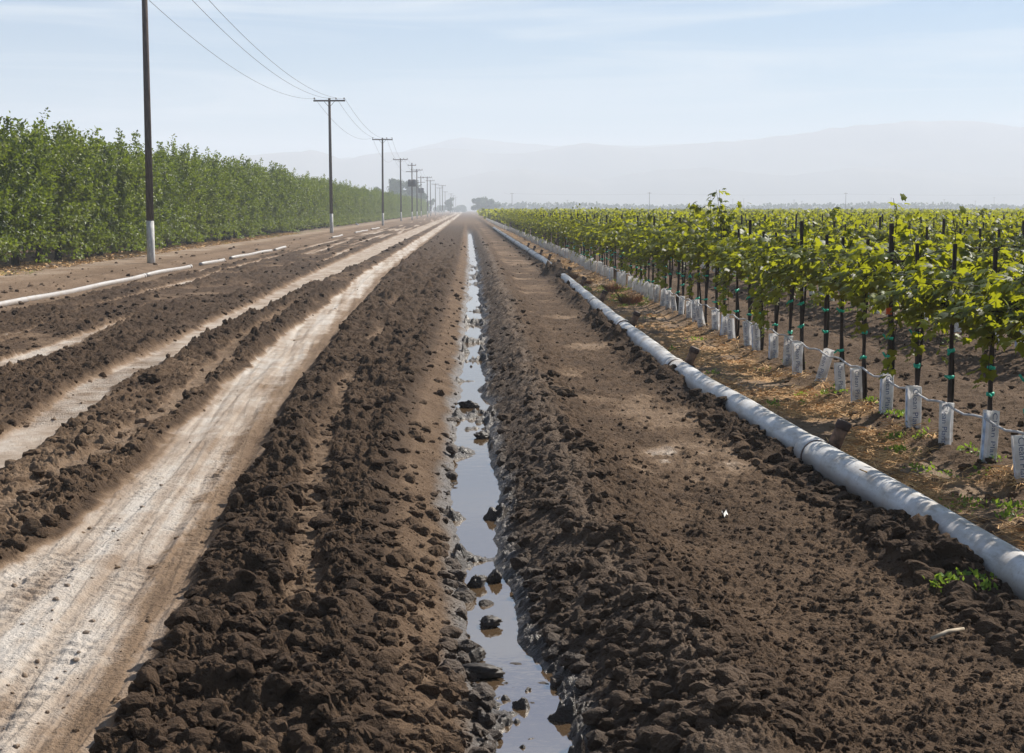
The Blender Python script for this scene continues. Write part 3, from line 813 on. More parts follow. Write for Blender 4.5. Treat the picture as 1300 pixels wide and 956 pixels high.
far_tree('broadleaf_tree', 11, 14.6, 1, 'tall dark tree rising behind the end of the orchard, hazy blue', fx(502, 640), 640, n=4000, ls=.55, stem=.1)
far_tree('broadleaf_tree', 10.5, 13.8, 2, 'rounded tree joined to the tallest one behind the orchard end', fx(520, 650), 650, n=4000, ls=.55, stem=.1)
far_tree('broadleaf_tree', 8.5, 10.4, 3, 'low tree at road side of the dark clump behind the orchard', fx(531, 660), 660, n=3000, ls=.5, stem=.1)
far_tree('broadleaf_tree', 6.5, 7.8, 4, 'bluish round tree at the far end of the vineyard, first of a pair', fx(608, 860), 860, stem=.08, ls=.5)
far_tree('broadleaf_tree', 7.0, 8.6, 5, 'bluish round tree at the far end of the vineyard, second of a pair', fx(619, 880), 880, stem=.08, ls=.5)
far_tree('broadleaf_tree', 5.0, 5.0, 6, 'low bushy tree beside the bluish pair at the vineyard end', fx(630, 900), 900, stem=.05, ls=.5)
far_tree('broadleaf_tree', 5.6, 8.2, 7, 'hazy round tree under the far pole line', fx(572, 900), 900, stem=.12, ls=.45)
far_tree('broadleaf_tree', 3.2, 7.4, 8, 'small lollipop shaped tree standing among the far poles', fx(548.5, 820), 820, n=1500, ls=.35, stem=.45)
far_tree('broadleaf_tree', 4, 3.6, 9, 'low hazy bush between the lollipop tree and the orchard end', fx(544, 860), 860, n=1500, ls=.35, stem=.05)
far_tree('broadleaf_tree', 8, 5.0, 10, 'faint wide tree closing the end of the road', fx(588, 1250), 1250, n=2400, ls=.5, stem=.05)
far_tree('broadleaf_tree', 7, 4.0, 11, 'faint low tree in haze at road end, beside the wide one', fx(580, 1200), 1200, n=2000, ls=.5, stem=.05)
far_tree('broadleaf_tree', 9, 4.4, 12, 'faint bush in haze beneath the pole line', fx(560, 1150), 1150, n=2000, ls=.5, stem=.05)

# treeline along the horizon
r = np.random.default_rng(77); P = []
for x in np.arange(10, 900, 1.0):
    hh = 3.6 + 2.2 * vn(np.array([x * .03]), np.array([1.]), 5)[0] + 1.4 * vn(np.array([x * .15]), np.array([3.]), 6)[0]
    m = 14
    P.append(np.stack([x + r.uniform(-1, 1, m), 1150 + r.uniform(-4, 4, m) + .05 * x, hh * r.uniform(.05, 1, m)], 1))
P = np.concatenate(P); m = len(P)
V, F, tt = leaf_batch(P, rand_unit(r, m), rand_unit(r, m), r.uniform(1.2, 2.2, m), T_HEX, F_HEX, r.uniform(.2, .7, m))
tag(add('treeline', np_mesh('treeline', V, F, False, {'tint': tt}), M['leaf_far']), 'low dark line of distant trees along the flat horizon', 'trees', kind='stuff')

# distant thin poles across the plain
dp = [(650, 740, 9.3, 0), (824, 760, 9.8, 1), (1074, 760, 9.6, 2), (720, 1050, 8.0, 3), (1008, 1050, 8.2, 3), (1018, 1050, 7.4, 3), (1132, 1050, 9.5, 3), (1200, 1100, 8.8, 3), (1240, 1100, 7.8, 3), (1264, 1150, 10.5, 3), (944, 1150, 9.6, 3), (930, 1150, 9.4, 3)]
dl = ['thin hazy pole on the plain behind the white row end post', 'thin hazy pole with short crossarm rising over mid vineyard', 'thin dark pole with a crossarm rising over the leafy rows']
mbp = MB(); mbp.tube([[0, 0, 0], [0, 0, 10]], [.13, .1], 8); dpm = mbp.mesh('shaft')
mbp = MB(); mbp.box((0, 0, 9.6), (1.8, .12, .14)); dpa = mbp.mesh('crossarm', False)
for pxx, Y, h, k in dp:
    root = empty('utility_pole', (fx(pxx, Y), Y, 0)); root.scale = (1, 1, h / 10)
    add('shaft', dpm, M['pole_wood'], root); add('crossarm', dpa, M['pole_wood'], root)
    if k < 3: tag(root, dl[k], 'utility pole')
    else: tag(root, 'faint far utility pole on the horizon over the vineyard', 'utility pole', 'faint far poles on the horizon')
pts = []
for a, b in zip([(640, 700)] + [(650, 740), (824, 760), (1074, 760)], [(650, 740), (824, 760), (1074, 760), (1340, 770)]):
    for s in np.linspace(0, 1, 12, endpoint=False):
        pts.append([fx(a[0], a[1]) * (1 - s) + fx(b[0], b[1]) * s, a[1] * (1 - s) + b[1] * s, 9.0 - 4 * .5 * s * (1 - s)])
mb = MB(); mb.tube(pts, .02, 4)
tag(mb.build('power_line', M['wire']), 'thin wire strung between the far poles over the vineyard', 'power line')

# ------------------------------------------------------------------ vineyard
def vine_mesh(seed, tall=0, hang=0, dens=1.0):
    r = np.random.default_rng(seed)
    mb = MB()
    zz = np.linspace(.0, 1.08, 9)
    pts = np.stack([.02 + .018 * np.sin(zz * 5 + seed), .03 + .018 * np.cos(zz * 4 + seed), zz], 1)
    mb.tube(pts, np.linspace(.016, .011, 9), 7)
    for sgn in (-1, 1):
        mb.tube([pts[-1], pts[-1] + [0, sgn * .2, .06], pts[-1] + [0, sgn * .46, .06]], [.010, .008, .005], 6)
    shoots = []
    ns = int(23 * dens)
    for i in range(ns):
        b = np.array([r.normal() * .10, r.uniform(-.48, .48), r.uniform(1.0, 1.36)])
        side = r.choice([-1, 1]) * r.uniform(.05, .85)
        L = r.uniform(.4, .72)
        d = np.array([side * .55, r.normal() * .35, r.uniform(.15, .75)]); p = [b]; q = b
        for s in range(6):
            q = q + d / np.linalg.norm(d) * L / 6; d = d + np.array([side * .10, r.normal() * .12, -.22 if r.uniform() < .75 else .05]); p.append(q)
        shoots.append(np.array(p))
    for i in range(hang):
        b = np.array([-r.uniform(.05, .3), r.uniform(-.35, .35), r.uniform(1.15, 1.3)]); p = [b]; q = b; d = np.array([-.35, r.normal() * .3, .1])
        L = r.uniform(.5, .95)
        for s in range(8):
            d = d + np.array([.05, r.normal() * .12, -.4]); q = q + d / np.linalg.norm(d) * L / 8; p.append(q)
        shoots.append(np.array(p))
    for i in range(tall):
        b = np.array([r.normal() * .12, r.uniform(-.3, .3), 1.25]); p = [b]; q = b; d = np.array([r.normal() * .15, r.normal() * .2, 1.0])
        for s in range(6):
            q = q + d / np.linalg.norm(d) * r.uniform(.08, .13); d = d + r.normal(size=3) * .12; p.append(q)
        shoots.append(np.array(p))
    P, D, Nn, S, Tn = [], [], [], [], []
    for p in shoots:
        mb.tube(p, np.linspace(.005, .002, len(p)), 4, False)
        nl = int(23 * len(p) / 7)
        s = np.sort(r.uniform(0, len(p) - 1.01, nl)); i0 = s.astype(int); f = (s - i0)[:, None]
        pt = p[i0] * (1 - f) + p[i0 + 1] * f
        out = np.stack([np.sign(pt[:, 0]) * .6 + r.normal(size=nl) * .5, r.normal(size=nl) * .8, r.uniform(-.7, .35, nl)], 1)
        pt = pt + out * r.uniform(.02, .09, nl)[:, None]
        P.append(pt); D.append(out + [0, 0, -.35]); Nn.append(np.stack([out[:, 0] * .8, out[:, 1] * .6, r.uniform(.2, 1.1, nl)], 1) + r.normal(size=(nl, 3)) * .35)
        S.append(r.uniform(.066, .128, nl) * (1 - .3 * s / len(p))); Tn.append(np.clip(.42 + .22 * r.normal(size=nl) + .28 * s / len(p), 0, 1))
    V, F, tt = leaf_batch(np.concatenate(P), np.concatenate(D), np.concatenate(Nn), np.concatenate(S), T_GRAPE, F_GRAPE, np.concatenate(Tn))
    return mb.mesh('trunk'), np_mesh('foliage', V, F, True, {'tint': tt})
vine_vars = [vine_mesh(700, 0, 2, .9), vine_mesh(701, 1, 1), vine_mesh(702, 0, 0, .6), vine_mesh(703, 1, 1), vine_mesh(704, 0, 0, .7), vine_mesh(705, 0, 0, 1.1), vine_mesh(706, 4, 1), vine_mesh(707, 0, 4)]

# stakes
mb = MB(); mb.box((0, 0, .73), (.028, .022, 1.66)); mb.box((.0, .014, .73), (.008, .012, 1.655)); ST0 = mb.mesh('stake', False)
mb = MB(); mb.box((0, 0, .80), (.036, .028, 1.80)); mb.box((0, .018, .80), (.010, .012, 1.795)); ST1 = mb.mesh('stake', False)
mb = MB(); mb.box((0, -.024, 1.36), (.60, .012, .026)); mb.box((0, -.012, 1.375), (.60, .024, .004)); ARM = mb.mesh('crossarm', False)
def tie_mesh(seed):
    r = random.Random(seed); mb = MB()
    mb.tube([[0, 0, -.012], [0, 0, .012]], .03, 8)
    mb.box((-.045, -.02, .0), (.055, .012, .016), np.array(Matrix.Rotation(r.uniform(-.7, .7), 3, 'Y')))
    return mb.mesh('tie')
TIES = [tie_mesh(i) for i in range(3)]
# grow tubes: folded square carton, open at the top, thin walls
def tube_mesh(w=.098, h=.39, seed=0):
    r = np.random.default_rng(seed); V = []; t = .003
    for z in (-.05, h * .5, h):
        for a, q in ((w / 2, 0), (w / 2 - t, 1)):
            for sx, sy in ((-1, -1), (1, -1), (1, 1), (-1, 1)):
                V.append([sx * a + (r.normal() * .004 if q == 0 else 0) * (z > 0), sy * a, z])
    V = np.array(V)
    F = []
    for L in range(2):
        for j in range(4):
            k = (j + 1) % 4; o = L * 8
            F.append([o + j, o + k, o + 8 + k, o + 8 + j]); F.append([o + 4 + k, o + 4 + j, o + 12 + j, o + 12 + k])
    for j in range(4):
        k = (j + 1) % 4; F.append([16 + j, 16 + k, 20 + k, 20 + j])
    return np_mesh('carton', V, np.array(F), False)
TUBES = [tube_mesh(seed=i) for i in range(4)]
tc = bpy.data.curves.new('lettering_curve', 'FONT'); tc.body = 'Clean Plant'; tc.size = .066; tc.align_x = 'LEFT'; tc.extrude = .0006; tc.offset = -.0004
to = bpy.data.objects.new('lettering_source', tc); link(to)
bpy.context.view_layer.update()
dg = bpy.context.evaluated_depsgraph_get()
LET = bpy.data.meshes.new_from_object(to.evaluated_get(dg)); LET.name = 'lettering'
bpy.data.objects.remove(to)
co = np.empty(len(LET.vertices) * 3, np.float32); LET.vertices.foreach_get('co', co); co = co.reshape(-1, 3)
x, y = co[:, 0].copy(), co[:, 1].copy()
wid = x.max() - x.min()
# text runs from top to bottom on the -Y face
L2 = np.stack([(y - .022), np.full_like(x, -.0505) - np.clip(co[:, 2], -1, 1) , .375 - (x - x.min()) * (.345 / wid)], 1)
LET.vertices.foreach_set('co', L2.astype(np.float32).ravel()); LET.update(); LET.materials.append(M['ink'])
mb = MB(); mb.box((-.0497, .012, .2), (.0015, .03, .34)); BLUE = mb.mesh('printed_panel', False)
BLUE2 = (lambda m: (m.box((-.041, -.0497, .24), (.010, .0015, .26)), m.mesh('printed_panel', False))[1])(MB())

SP = .925
cnt = 0
rows_ind = [(0, 9.0, 150), (1, 19.5, 125), (2, 29.5, 62)]
VG = {0: ('grapevine with drooping green shoots in the row beside the irrigation pipe', 'grapevines in the row beside the pipe'),
      1: ('grapevine in the second row, seen between the stakes of the front one', 'grapevines in the second row'),
      2: ('grapevine in the third row back from the pipe', 'grapevines in the third row')}
SG = {0: ('dark metal vine stake in the row beside the pipe', 'vine stakes in the row beside the pipe'), 1: ('dark metal vine stake in the second row', 'vine stakes in the second row'), 2: ('dark metal vine stake in the third row', 'vine stakes in the third row')}
TG = {0: ('white printed carton sleeve around a vine foot in the row beside the pipe', 'carton sleeves in the row beside the pipe'), 1: ('white carton sleeve around a vine foot in the second row', 'carton sleeves in the second row'), 2: ('white carton sleeve around a vine foot in the third row', 'carton sleeves in the third row')}
for row, ys_, ye_ in rows_ind:
    X = ROWX + ROWSP * row
    n = int((ye_ - ys_) / SP)
    zg = gz(np.full(n, X), ys_ + SP * np.arange(n))
    for i in range(n):
        Y = ys_ + SP * i
        if row == 0: Y = 8.98 + SP * i + random.uniform(-.05, .05)
        xx = X + random.uniform(-.03, .03); z = zg[i] - .03
        post = (i % 4 == 2)
        s = empty('vine_stake', (xx, Y, z), 0)
        add('stake', ST1 if post else ST0, M['stake'], s)
        if post: add('crossarm', ARM, M['stake'], s)
        if row == 0 and Y < 62 or (row == 1 and Y < 34):
            for hh in (.47, .74, 1.0):
                add('tie', TIES[random.randrange(3)], M['teal'], s, (0, 0, hh + random.uniform(-.09, .09))).rotation_euler = (0, random.uniform(-.4, .4), random.uniform(-.6, 1.2))
        if row == 0 and i == 6:
            mbt = MB(); mbt.box((0, -.035, 0), (.05, .008, .06)); add('tape', mbt.mesh('tape', False), M['orange'], s, (-.02, 0, .93))
        s.rotation_euler = (R(random.uniform(-1, 1)), R(random.uniform(-1, 1)), 0)
        tag(s, SG[row][0] + (' carrying a crossarm' if post else ''), 'vine stake', SG[row][1] + (' with crossarms' if post else ''))
        # vine
        kv = random.choice([0, 1, 2, 3, 4, 5, 0, 4, 1, 5, 3, 7] if row == 0 else [0, 1, 2, 4, 5])
        tall = row == 0 and i == 17
        if tall: kv = 6
        v = empty('grapevine', (xx + .01, Y + .03, z), random.choice([0, 0, 0, math.pi]) if kv in (2, 4, 5) else 0)
        sc = random.uniform(.95, 1.04); v.scale = (sc, sc, sc * (1.12 if tall else random.uniform(.94, 1.03)))
        add('trunk', vine_vars[kv][0], M['bark'], v); add('foliage', vine_vars[kv][1], M['leaf_vine'], v)
        if tall: tag(v, 'tallest grapevine in the front row, its shoots rising above the horizon', 'grapevine', VG[row][1])
        else: tag(v, VG[row][0], 'grapevine', VG[row][1])
        # carton
        if random.random() < .06 and i > 12: continue
        tx = xx - .04 + random.uniform(-.03, .02)
        t = empty('grow_tube', (tx, Y - .09 + random.uniform(-.03, .03), z), R(random.uniform(-34, 20)))
        lean = 16 if (row == 0 and i == 9) else random.gauss(0, 4)
        t.rotation_euler[0] = R(random.gauss(0, 4)); t.rotation_euler[1] = R(lean)
        t.scale = (random.uniform(.84, 1.06),) * 2 + (random.uniform(.78, 1.04),)
        add('carton', TUBES[random.randrange(4)], M['tube'], t)
        if row == 0 and i < 26: add('lettering', LET, None, t)
        if Y < 90:
            add('printed_panel', BLUE, M['inkblue'], t)
        tag(t, TG[row][0], 'grow tube', TG[row][1])

# drip hoses and trellis wires
for row, ye in ((0, 152), (1, 127), (2, 64)):
    X = ROWX + ROWSP * row; ys_ = np.arange(8 if row == 0 else X * 2.6, ye, SP / 4)
    sg = .43 - .035 * (np.sin((ys_ - 8.98) / SP * np.pi) ** 2) + .02 * np.sin(ys_ * .37)
    pts = np.stack([X - .035 + .012 * np.sin(ys_ * 1.3), ys_, sg], 1)
    mb = MB(); mb.tube(pts, .0095, 8)
    tag(mb.build('drip_hose', M['hose']), ['grey drip hose strung low along the row beside the pipe', 'grey drip hose strung low along the second vine row', 'grey drip hose strung low along the third vine row'][row], 'drip hose', 'drip hoses')
    for q, (dx, zz) in enumerate(((.28, 1.385), (-.28, 1.385), (0, 1.12))):
        mb = MB(); mb.tube([[X + dx, ys_[0], zz], [X + dx, ye, zz]], .0022, 5)
        tag(mb.build('trellis_wire', M['wire']), ['thin trellis wire through the canopy of the row beside the pipe', 'thin trellis wire through the second row canopy', 'thin trellis wire through the third row canopy'][row], 'wire', 'trellis wires of row %s' % ['one', 'two', 'three'][row])

# row end post
zz = gz(ROWX - .05, 155)
root = empty('end_post', (ROWX - .05, 156, zz))
mb = MB(); mb.tube([[0, 0, -.2], [0, 0, 1.2], [0, 0, 1.55]], [.10, .10, .095], 14); mb.build('shaft', M['plastic'], root)
mb = MB(); mb.tube([[0, 0, 1.55], [0, 0, 1.57], [0, 0, 1.6]], [.11, .11, .05], 14); mb.build('cap', M['plastic'], root)
tag(root, 'white post at the end of the row beside the pipe', 'post')

# vineyard rows that nobody could count
r = np.random.default_rng(5)
P, S, Tn, STK, TB = [], [], [], MB(), MB()
for row in range(0, 95):
    X = ROWX + ROWSP * row
    y0 = max(X / .355 - 4, 20); 
    if row < 3: y0 = (153, 126, 63)[row]
    y1 = 430
    yb = y0
    while yb < y1:
        L = min(8, y1 - yb)
        s = max(.09, .0019 * yb)
        if row > 30: s *= 1.15
        nl = int(L * .95 * 1.6 / (s * s) * min(1, .35 + 20 / (row + 12)))
        if row == 2: nl = int(nl)
        yv = yb + r.uniform(0, L, nl)
        zc = 1.28 + .22 * r.normal(size=nl); zc = np.clip(zc, .72, 1.62 + .10 * vn(yv * .9, yv * 0 + row, 8) + .12 * (vn(yv * 3.1, yv * 0 + row, 9) - .3))
        P.append(np.stack([X + r.normal(size=nl) * .24, yv, zc], 1)); S.append(s * r.uniform(.7, 1.25, nl)); Tn.append(np.clip(.45 + .2 * r.normal(size=nl) + .25 * (zc - 1.2), 0, 1))
        yb += L
    if row < 14:
        for i, yv in enumerate(np.arange(y0, 170 if row > 2 else 300, SP)):
            big = (i % 3 == 0)
            if row > 5 and not big: continue
            hh = 1.74 if big else 1.6; w = .042 if big else .028
            STK.box((X + r.normal() * .02, yv, hh / 2 - .05), (w, w * .8, hh + .1))
            if row < 5 and yv < (300 if row < 3 else 90): TB.box((X - .05, yv - .08, .18), (.1, .1, .42), np.array(Matrix.Rotation(r.uniform(-.3, .3), 3, 'Z')))
P = np.concatenate(P); S = np.concatenate(S); Tn = np.concatenate(Tn); m = len(P)
print('stuff vine leaves', m)
out = rand_unit(r, m); out[:, 2] -= .3
V, F, tt = leaf_batch(P, out, rand_unit(r, m) * .8 + [0, 0, .6], S, T_HEX, F_HEX, Tn)
tag(add('vineyard_foliage', np_mesh('vineyard_foliage', V, F, False, {'tint': tt}), M['leaf_vine']), 'countless green vine rows stretching away to the horizon', 'vineyard', kind='stuff')
tag(STK.build('vineyard_stakes', M['stake'], None, False), 'dark stakes standing in the farther vine rows', 'stakes', kind='stuff')
tag(TB.build('vineyard_sleeves', M['tube'], None, False), 'white carton sleeves at vine feet in the farther rows', 'sleeves', kind='stuff')

# ------------------------------------------------------------------ straw, weeds, sticks
def blades(pos, L, wd, flat, r, curve=.4):
    n = len(pos); an = r.uniform(0, 2 * np.pi, n)
    d = np.stack([np.cos(an) * flat, np.sin(an) * flat, 1 - flat * r.uniform(.85, 1.0, n)], 1); d /= np.linalg.norm(d, axis=1)[:, None]
    sd = np.cross(d, rand_unit(r, n)); sd /= np.linalg.norm(sd, axis=1)[:, None]
    mid = pos + d * (L * .5)[:, None] + np.array([0, 0, 1]) * (L * .08)[:, None]
    end = pos + d * L[:, None] - np.array([0, 0, 1]) * (L * curve * .3)[:, None]
    w = wd[:, None] * sd
    V = np.stack([pos - w, pos + w, mid + w * .9, mid - w * .9, end + w * .25, end - w * .25], 1).reshape(-1, 3)
    o = (np.arange(n) * 6)[:, None, None]
    F = (np.array([[0, 1, 2, 3], [3, 2, 4, 5]])[None] + o).reshape(-1, 4)
    return V, F
r = np.random.default_rng(31)
n = 26000
yy = 1 / r.uniform(1 / 70., 1 / 6.8, n); xx = xPipe(yy) + .10 + (ROWX - .1 - xPipe(yy)) * r.uniform(0, 1, n)
msk = ss(.36, .58, fbm(xx * 2.1, yy * 1.2, 207, 4)) * (.25 + .75 * r.power(1.0, n))
k = r.uniform(size=n) < msk; xx, yy = xx[k], yy[k]
z = terrain(xx, yy)[0]
pos = np.stack([xx, yy, z + .004 + .02 * r.uniform(size=len(xx))], 1)
V, F = blades(pos, r.uniform(.05, .20, len(xx)), r.uniform(.0010, .0022, len(xx)) * (1 + yy / 14), .93, r)
tag(add('straw', np_mesh('straw', V, F, False), M['straw']), 'dry straw litter between the grey pipe and the vines', 'straw', kind='stuff')
# orchard floor litter
n = 5000
xx = -13.2 - r.uniform(0, 1, n) ** 1.0 * 2.6; yy = 44 + r.uniform(0, 1, n) * 90
z = terrain(xx, yy)[0]
V, F = blades(np.stack([xx, yy, z + .01], 1), r.uniform(.1, .35, n), r.uniform(.008, .02, n), .93, r)
tag(add('fallen_leaves', np_mesh('fallen_leaves', V, F, False), M['straw']), 'pale fallen litter scattered under the orchard edge', 'leaf litter', kind='stuff')

def weeds_at(centers, r, hgt):
    P, D, Nn, S, Tn = [], [], [], [], []
    for (cx, cy, rad, n) in centers:
        q = r.normal(size=(n, 2)) * rad * .5
        x, y = cx + q[:, 0], cy + q[:, 1]
        z = terrain(x, y)[0]; h = r.uniform(0, 1, n) * hgt
        P.append(np.stack([x, y, z + h], 1)); D.append(rand_unit(r, n) + [0, 0, .8]); Nn.append(rand_unit(r, n) + [0, 0, .6])
        S.append(r.uniform(.018, .045, n)); Tn.append(r.uniform(.2, 1, n))
    V, F, tt = leaf_batch(np.concatenate(P), np.concatenate(D), np.concatenate(Nn), np.concatenate(S), T_LANCE * [1.3, 1, 1], F_LANCE, np.concatenate(Tn))
    return np_mesh('weeds', V, F, False, {'tint': tt})
cs = []
for q in ((1215, 772, .09, 90), (1250, 765, .10, 120), (1290, 760, .11, 130), (1268, 775, .07, 60)):
    a = px(q[0], q[1]); cs.append((a[0], a[1], q[2], q[3]))
for i in range(60):
    y = 1 / r.uniform(1 / 42., 1 / 9.); x = r.uniform(xPipe(y) + .25, ROWX + .1)
    if fbm(np.array([x * 1.1]), np.array([y * .7]), 222, 3)[0] > .47: cs.append((x, y, r.uniform(.05, .13), int(r.uniform(15, 55))))
for i in range(26): cs.append((r.uniform(3.0, 3.7), r.uniform(30, 40), .12, 50))
for i in range(40): 
    y = r.uniform(16, 45); cs.append((ROWX + ROWSP * r.choice([1, 1, 2]) + r.normal() * .3, y, .16, 60))
tag(add('weeds', weeds_at(cs, r, .05), M['weed']), 'small bright green weeds sprouting near the pipe and vine feet', 'weeds', kind='stuff')
cs = [(-12.9 + r.normal() * .4, y + r.normal(), .35, 60) for y in (47, 50, 92, 112, 117, 125, 127, 138, 142, 146)]
tag(add('grass', weeds_at(cs, r, .12), M['weed']), 'sparse green grass tufts along the orchard edge', 'grass', kind='stuff')

# dry brown bushes
for i, (pxx, pyy, rad, lab) in enumerate([(800, 388, .30, 'dry brown weed clump between pipe and carton sleeves, the biggest one'), (778, 372, .24, 'dry brown weed clump just behind the biggest one'), (727, 357, .16, 'small dry brown weed growing at the buried pipe stretch'), (745, 362, .14, 'small reddish dry weed near the pipe risers')]):
    x, y = px(pxx, pyy); n = 900
    an = r.uniform(0, 6.28, n); q = np.sqrt(r.uniform(size=n)) * rad * .5
    pos = np.stack([np.cos(an) * q, np.sin(an) * q, np.zeros(n)], 1)
    d = np.stack([np.cos(an) * r.uniform(.1, .9, n), np.sin(an) * r.uniform(.1, .9, n), r.uniform(.4, 1, n)], 1)
    L = r.uniform(.4, 1.0, n) * rad
    sd = rand_unit(r, n) * .004; end = pos + d * L[:, None]
    V = np.stack([pos - sd, pos + sd, end + sd * .5, end - sd * .5], 1).reshape(-1, 3)
    F = (np.array([[0, 1, 2, 3]])[None] + (np.arange(n) * 4)[:, None, None]).reshape(-1, 4)
    tag(add('dry_weed', np_mesh('dry_weed', V, F, False), M['dryweed'], loc=(x, y, gz(x, y))), lab, 'dry weed')

x0, y0 = px(1198, 838); x1, y1 = px(1240, 826)
mb = MB(); mb.tube([[0, 0, 0], [(x1 - x0) * .5, (y1 - y0) * .5, .012], [x1 - x0, y1 - y0, .004]], [.008, .0095, .008], 9)
tag(mb.build('stick', M['stick'], loc=(x0, y0, gz(x0, y0) + .025)), 'short bleached white stick lying on the bare soil', 'stick')
x0, y0 = px(1112, 640); 
mb = MB(); mb.tube([[0, 0, 0], [.0, -.02, .1], [-.05, -.05, .17], [-.1, -.06, .19]], [.006, .0055, .005, .004], 7)
tag(mb.build('twig', M['straw'], loc=(x0 + .02, y0, gz(x0, y0))), 'bent straw coloured twig sticking up before the near pipe', 'twig')
x0, y0 = px(1124, 640)
P, T = clod_shape(3, 77, .3)
o = add('wood_chip', np_mesh('wood_chip', P * [.022, .03, .075], T), M['bark'], loc=(x0 + .04, y0, gz(x0, y0) + .06))
o.rotation_euler = (0, -.25, 0); tag(o, 'dark upright wood chip propped against the near pipe', 'wood chip')
x0, y0 = px(925, 668)
gv = np.array([[i, j] for j in range(4) for i in range(4)], float) / 3 - .5
zz = .02 * np.sin(gv[:, 0] * 9) + .018 * np.cos(gv[:, 1] * 7 + gv[:, 0] * 5)
Vp = np.stack([gv[:, 0] * .035, gv[:, 1] * .055, zz * .7 + .008], 1)
Vp = np.vstack([Vp, Vp - [0, 0, .002]])
Fp = [[j * 4 + i, j * 4 + i + 1, j * 4 + i + 5, j * 4 + i + 4] for j in range(3) for i in range(3)]
Fp = np.array(Fp + [[16 + q for q in f[::-1]] for f in Fp])
tag(add('plastic_scrap', np_mesh('plastic_scrap', Vp, Fp), M['plastic'], loc=(x0, y0, gz(x0, y0) + .02)), 'crumpled scrap of white plastic on the bare soil', 'litter')

# ------------------------------------------------------------------ mountains
def hill(dist, prof, depth, label, seed):
    xs = np.linspace(prof[0][0] - 250, prof[-1][0] + 250, 260)
    px_, py_ = zip(*prof)
    top = I(xs, px_, py_)
    h = (266 - top) / FPX * dist
    h = h + dist * .0016 * (fbm(xs * .045, xs * 0 + seed, seed, 4) - .5) * np.clip(h / (dist * .01), 0, 1)
    X = (xs - 592) / FPX * dist
    rows = np.linspace(-1, 1, 25); V = []
    for s in rows:
        f = (1 - abs(s)) ** .85
        rough = fbm(X * .0045 + seed, np.full_like(X, s * 4 + seed), seed + 3, 4) - .5
        V.append(np.stack([X, np.full_like(X, dist + s * depth), np.maximum(h, 0) * f * (1 + .55 * rough * (abs(s) > .02)) - .6], 1))
    V = np.concatenate(V); nc = len(xs); i = np.arange(24)[:, None] * nc; j = np.arange(nc - 1)[None]
    F = np.stack([i + j, i + j + 1, i + nc + j + 1, i + nc + j], -1).reshape(-1, 4)
    tag(add('mountains', np_mesh('mountains', V, F), M['hill']), label, 'mountains', kind='structure')
hill(3050, [(250, 225), (300, 200), (340, 194), (380, 191), (400, 193), (420, 201), (440, 206), (461, 201), (498, 195), (537, 190), (589, 192), (614, 197), (651, 195), (700, 188), (740, 181), (770, 184), (810, 187), (850, 184), (900, 180), (960, 176), (1000, 170), (1060, 165), (1110, 158), (1150, 153), (1230, 153), (1300, 160), (1400, 150), (1700, 190)], 450, 'pale hazy mountain range across the horizon', 3)
hill(2600, [(420, 262), (500, 240), (560, 228), (589, 223), (626, 216), (663, 213), (700, 220), (760, 226), (830, 214), (900, 212), (1000, 222), (1090, 210), (1180, 215), (1300, 225), (1500, 235), (1700, 250)], 260, 'lower bluish foothills in front of the mountain range', 8)
hill(3600, [(480, 200), (540, 184), (590, 174), (640, 180), (720, 186), (900, 182), (1100, 178), (1500, 190)], 300, 'faintest mountain crest showing above the range', 12)

# ------------------------------------------------------------------ haze
mb = MB(); mb.box((0, 2100, 87), (11000, 5000, 176))
hz = mb.build('haze', None, None, False)
m, nt, out = new_mat('haze_air')
pv = N(nt, 'ShaderNodeVolumePrincipled'); pv.inputs['Density'].default_value = .00066
pv.inputs['Color'].default_value = (.82, .90, 1.0, 1); pv.inputs['Anisotropy'].default_value = .08
nt.links.new(pv.outputs[0], out.inputs['Volume']); hz.data.materials.append(m)
tag(hz, 'pale blue valley haze that fades everything far away', 'haze', kind='stuff')

# ------------------------------------------------------------------ sky + sun
w = bpy.data.worlds.new('World'); scene.world = w; w.use_nodes = True
nt = w.node_tree; nt.nodes.clear()
out = N(nt, 'ShaderNodeOutputWorld'); bg = N(nt, 'ShaderNodeBackground'); bg.inputs[1].default_value = .06
sky = N(nt, 'ShaderNodeTexSky'); sky.sky_type = 'NISHITA'; sky.sun_disc = False
sky.sun_elevation = R(SUN_EL); sky.sun_rotation = R(SUN_AZ); sky.air_density = 1.0; sky.dust_density = .25; sky.ozone_density = 1.0; sky.altitude = 100
tcx = N(nt, 'ShaderNodeTexCoord')
sep = N(nt, 'ShaderNodeSeparateXYZ'); nt.links.new(tcx.outputs['Generated'], sep.inputs[0])
mp = N(nt, 'ShaderNodeMapping'); mp.inputs['Scale'].default_value = (3.2, 3.2, 46); mp.inputs['Rotation'].default_value = (R(1.5), R(-2.2), 0)
nt.links.new(tcx.outputs['Generated'], mp.inputs[0])
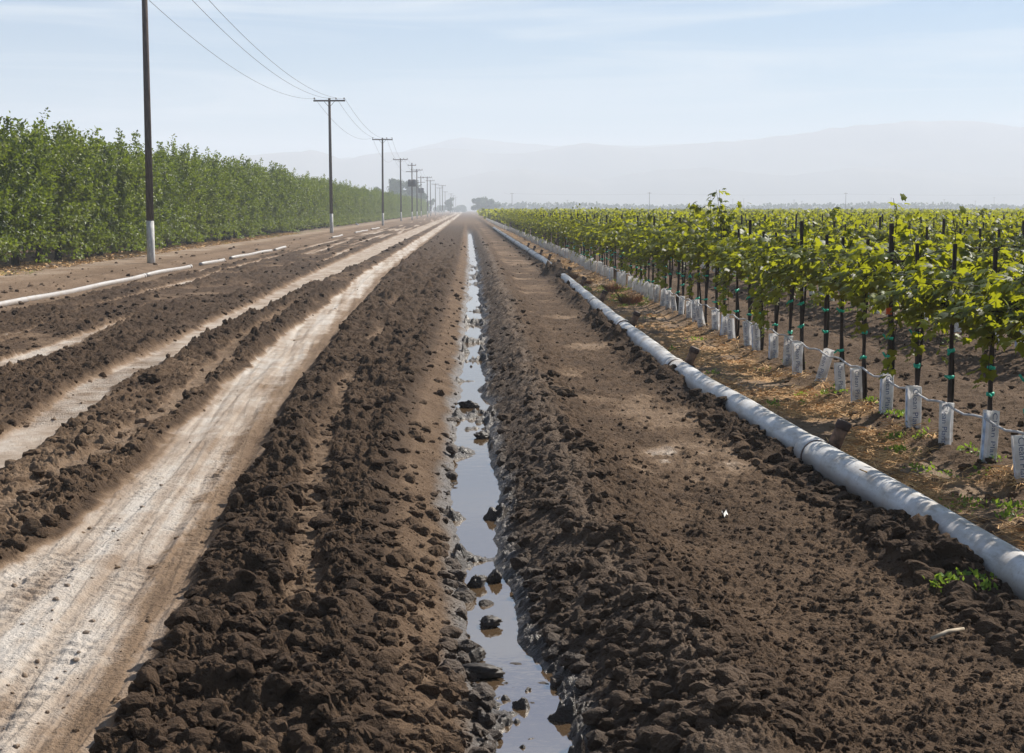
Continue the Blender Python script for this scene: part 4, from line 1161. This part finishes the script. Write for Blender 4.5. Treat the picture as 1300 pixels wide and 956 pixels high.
cn = N(nt, 'ShaderNodeTexNoise'); cn.inputs['Scale'].default_value = 1.0; cn.inputs['Detail'].default_value = 7; cn.inputs['Roughness'].default_value = .55; cn.inputs['Distortion'].default_value = .9
nt.links.new(mp.outputs[0], cn.inputs['Vector'])
cr = ramp(nt, [(.46, (0, 0, 0)), (.74, (1, 1, 1))], cn.outputs[0])
cf = math_n(nt, 'MULTIPLY', cr.outputs[0], .8)
tintn = N(nt, 'ShaderNodeMix', data_type='RGBA'); tintn.blend_type = 'MULTIPLY'; tintn.inputs[0].default_value = 1.0
nt.links.new(sky.outputs[0], tintn.inputs[6]); tintn.inputs[7].default_value = (.33, .57, .80, 1)
col = mixc(nt, cf, tintn.outputs[2], (7.4, 8.2, 8.7))
nt.links.new(col, bg.inputs[0]); nt.links.new(bg.outputs[0], out.inputs[0])

sd = bpy.data.lights.new('sun', 'SUN'); sd.energy = 5.0; sd.angle = R(.55); sd.color = (1, .93, .83)
so = bpy.data.objects.new('sun', sd); link(so)
dv = Vector((math.sin(R(SUN_AZ)) * math.cos(R(SUN_EL)), math.cos(R(SUN_AZ)) * math.cos(R(SUN_EL)), math.sin(R(SUN_EL))))
so.rotation_euler = dv.to_track_quat('Z', 'Y').to_euler(); so.location = (20, -10, 40)

# ------------------------------------------------------------------ camera
cd = bpy.data.cameras.new('camera'); cam = bpy.data.objects.new('camera', cd); link(cam)
cd.sensor_width = 36; cd.lens = FPX / 1300 * 36; cd.clip_start = .1; cd.clip_end = 30000
cam.location = (0, 0, CAMH)
pitch = math.atan((478 - 266) / FPX); yaw = math.atan((650 - 592) / FPX)
cam.rotation_euler = (math.pi / 2 - pitch, 0, -yaw)
scene.camera = cam

scene.render.engine = 'CYCLES'
scene.cycles.use_denoising = True
scene.cycles.max_bounces = 8; scene.cycles.transparent_max_bounces = 8; scene.cycles.volume_bounces = 1
scene.cycles.sample_clamp_indirect = 6
vs = scene.view_settings; vs.view_transform = 'Standard'; vs.look = 'None'; vs.exposure = 0.85; vs.gamma = 1.0; vs.use_curve_mapping = False
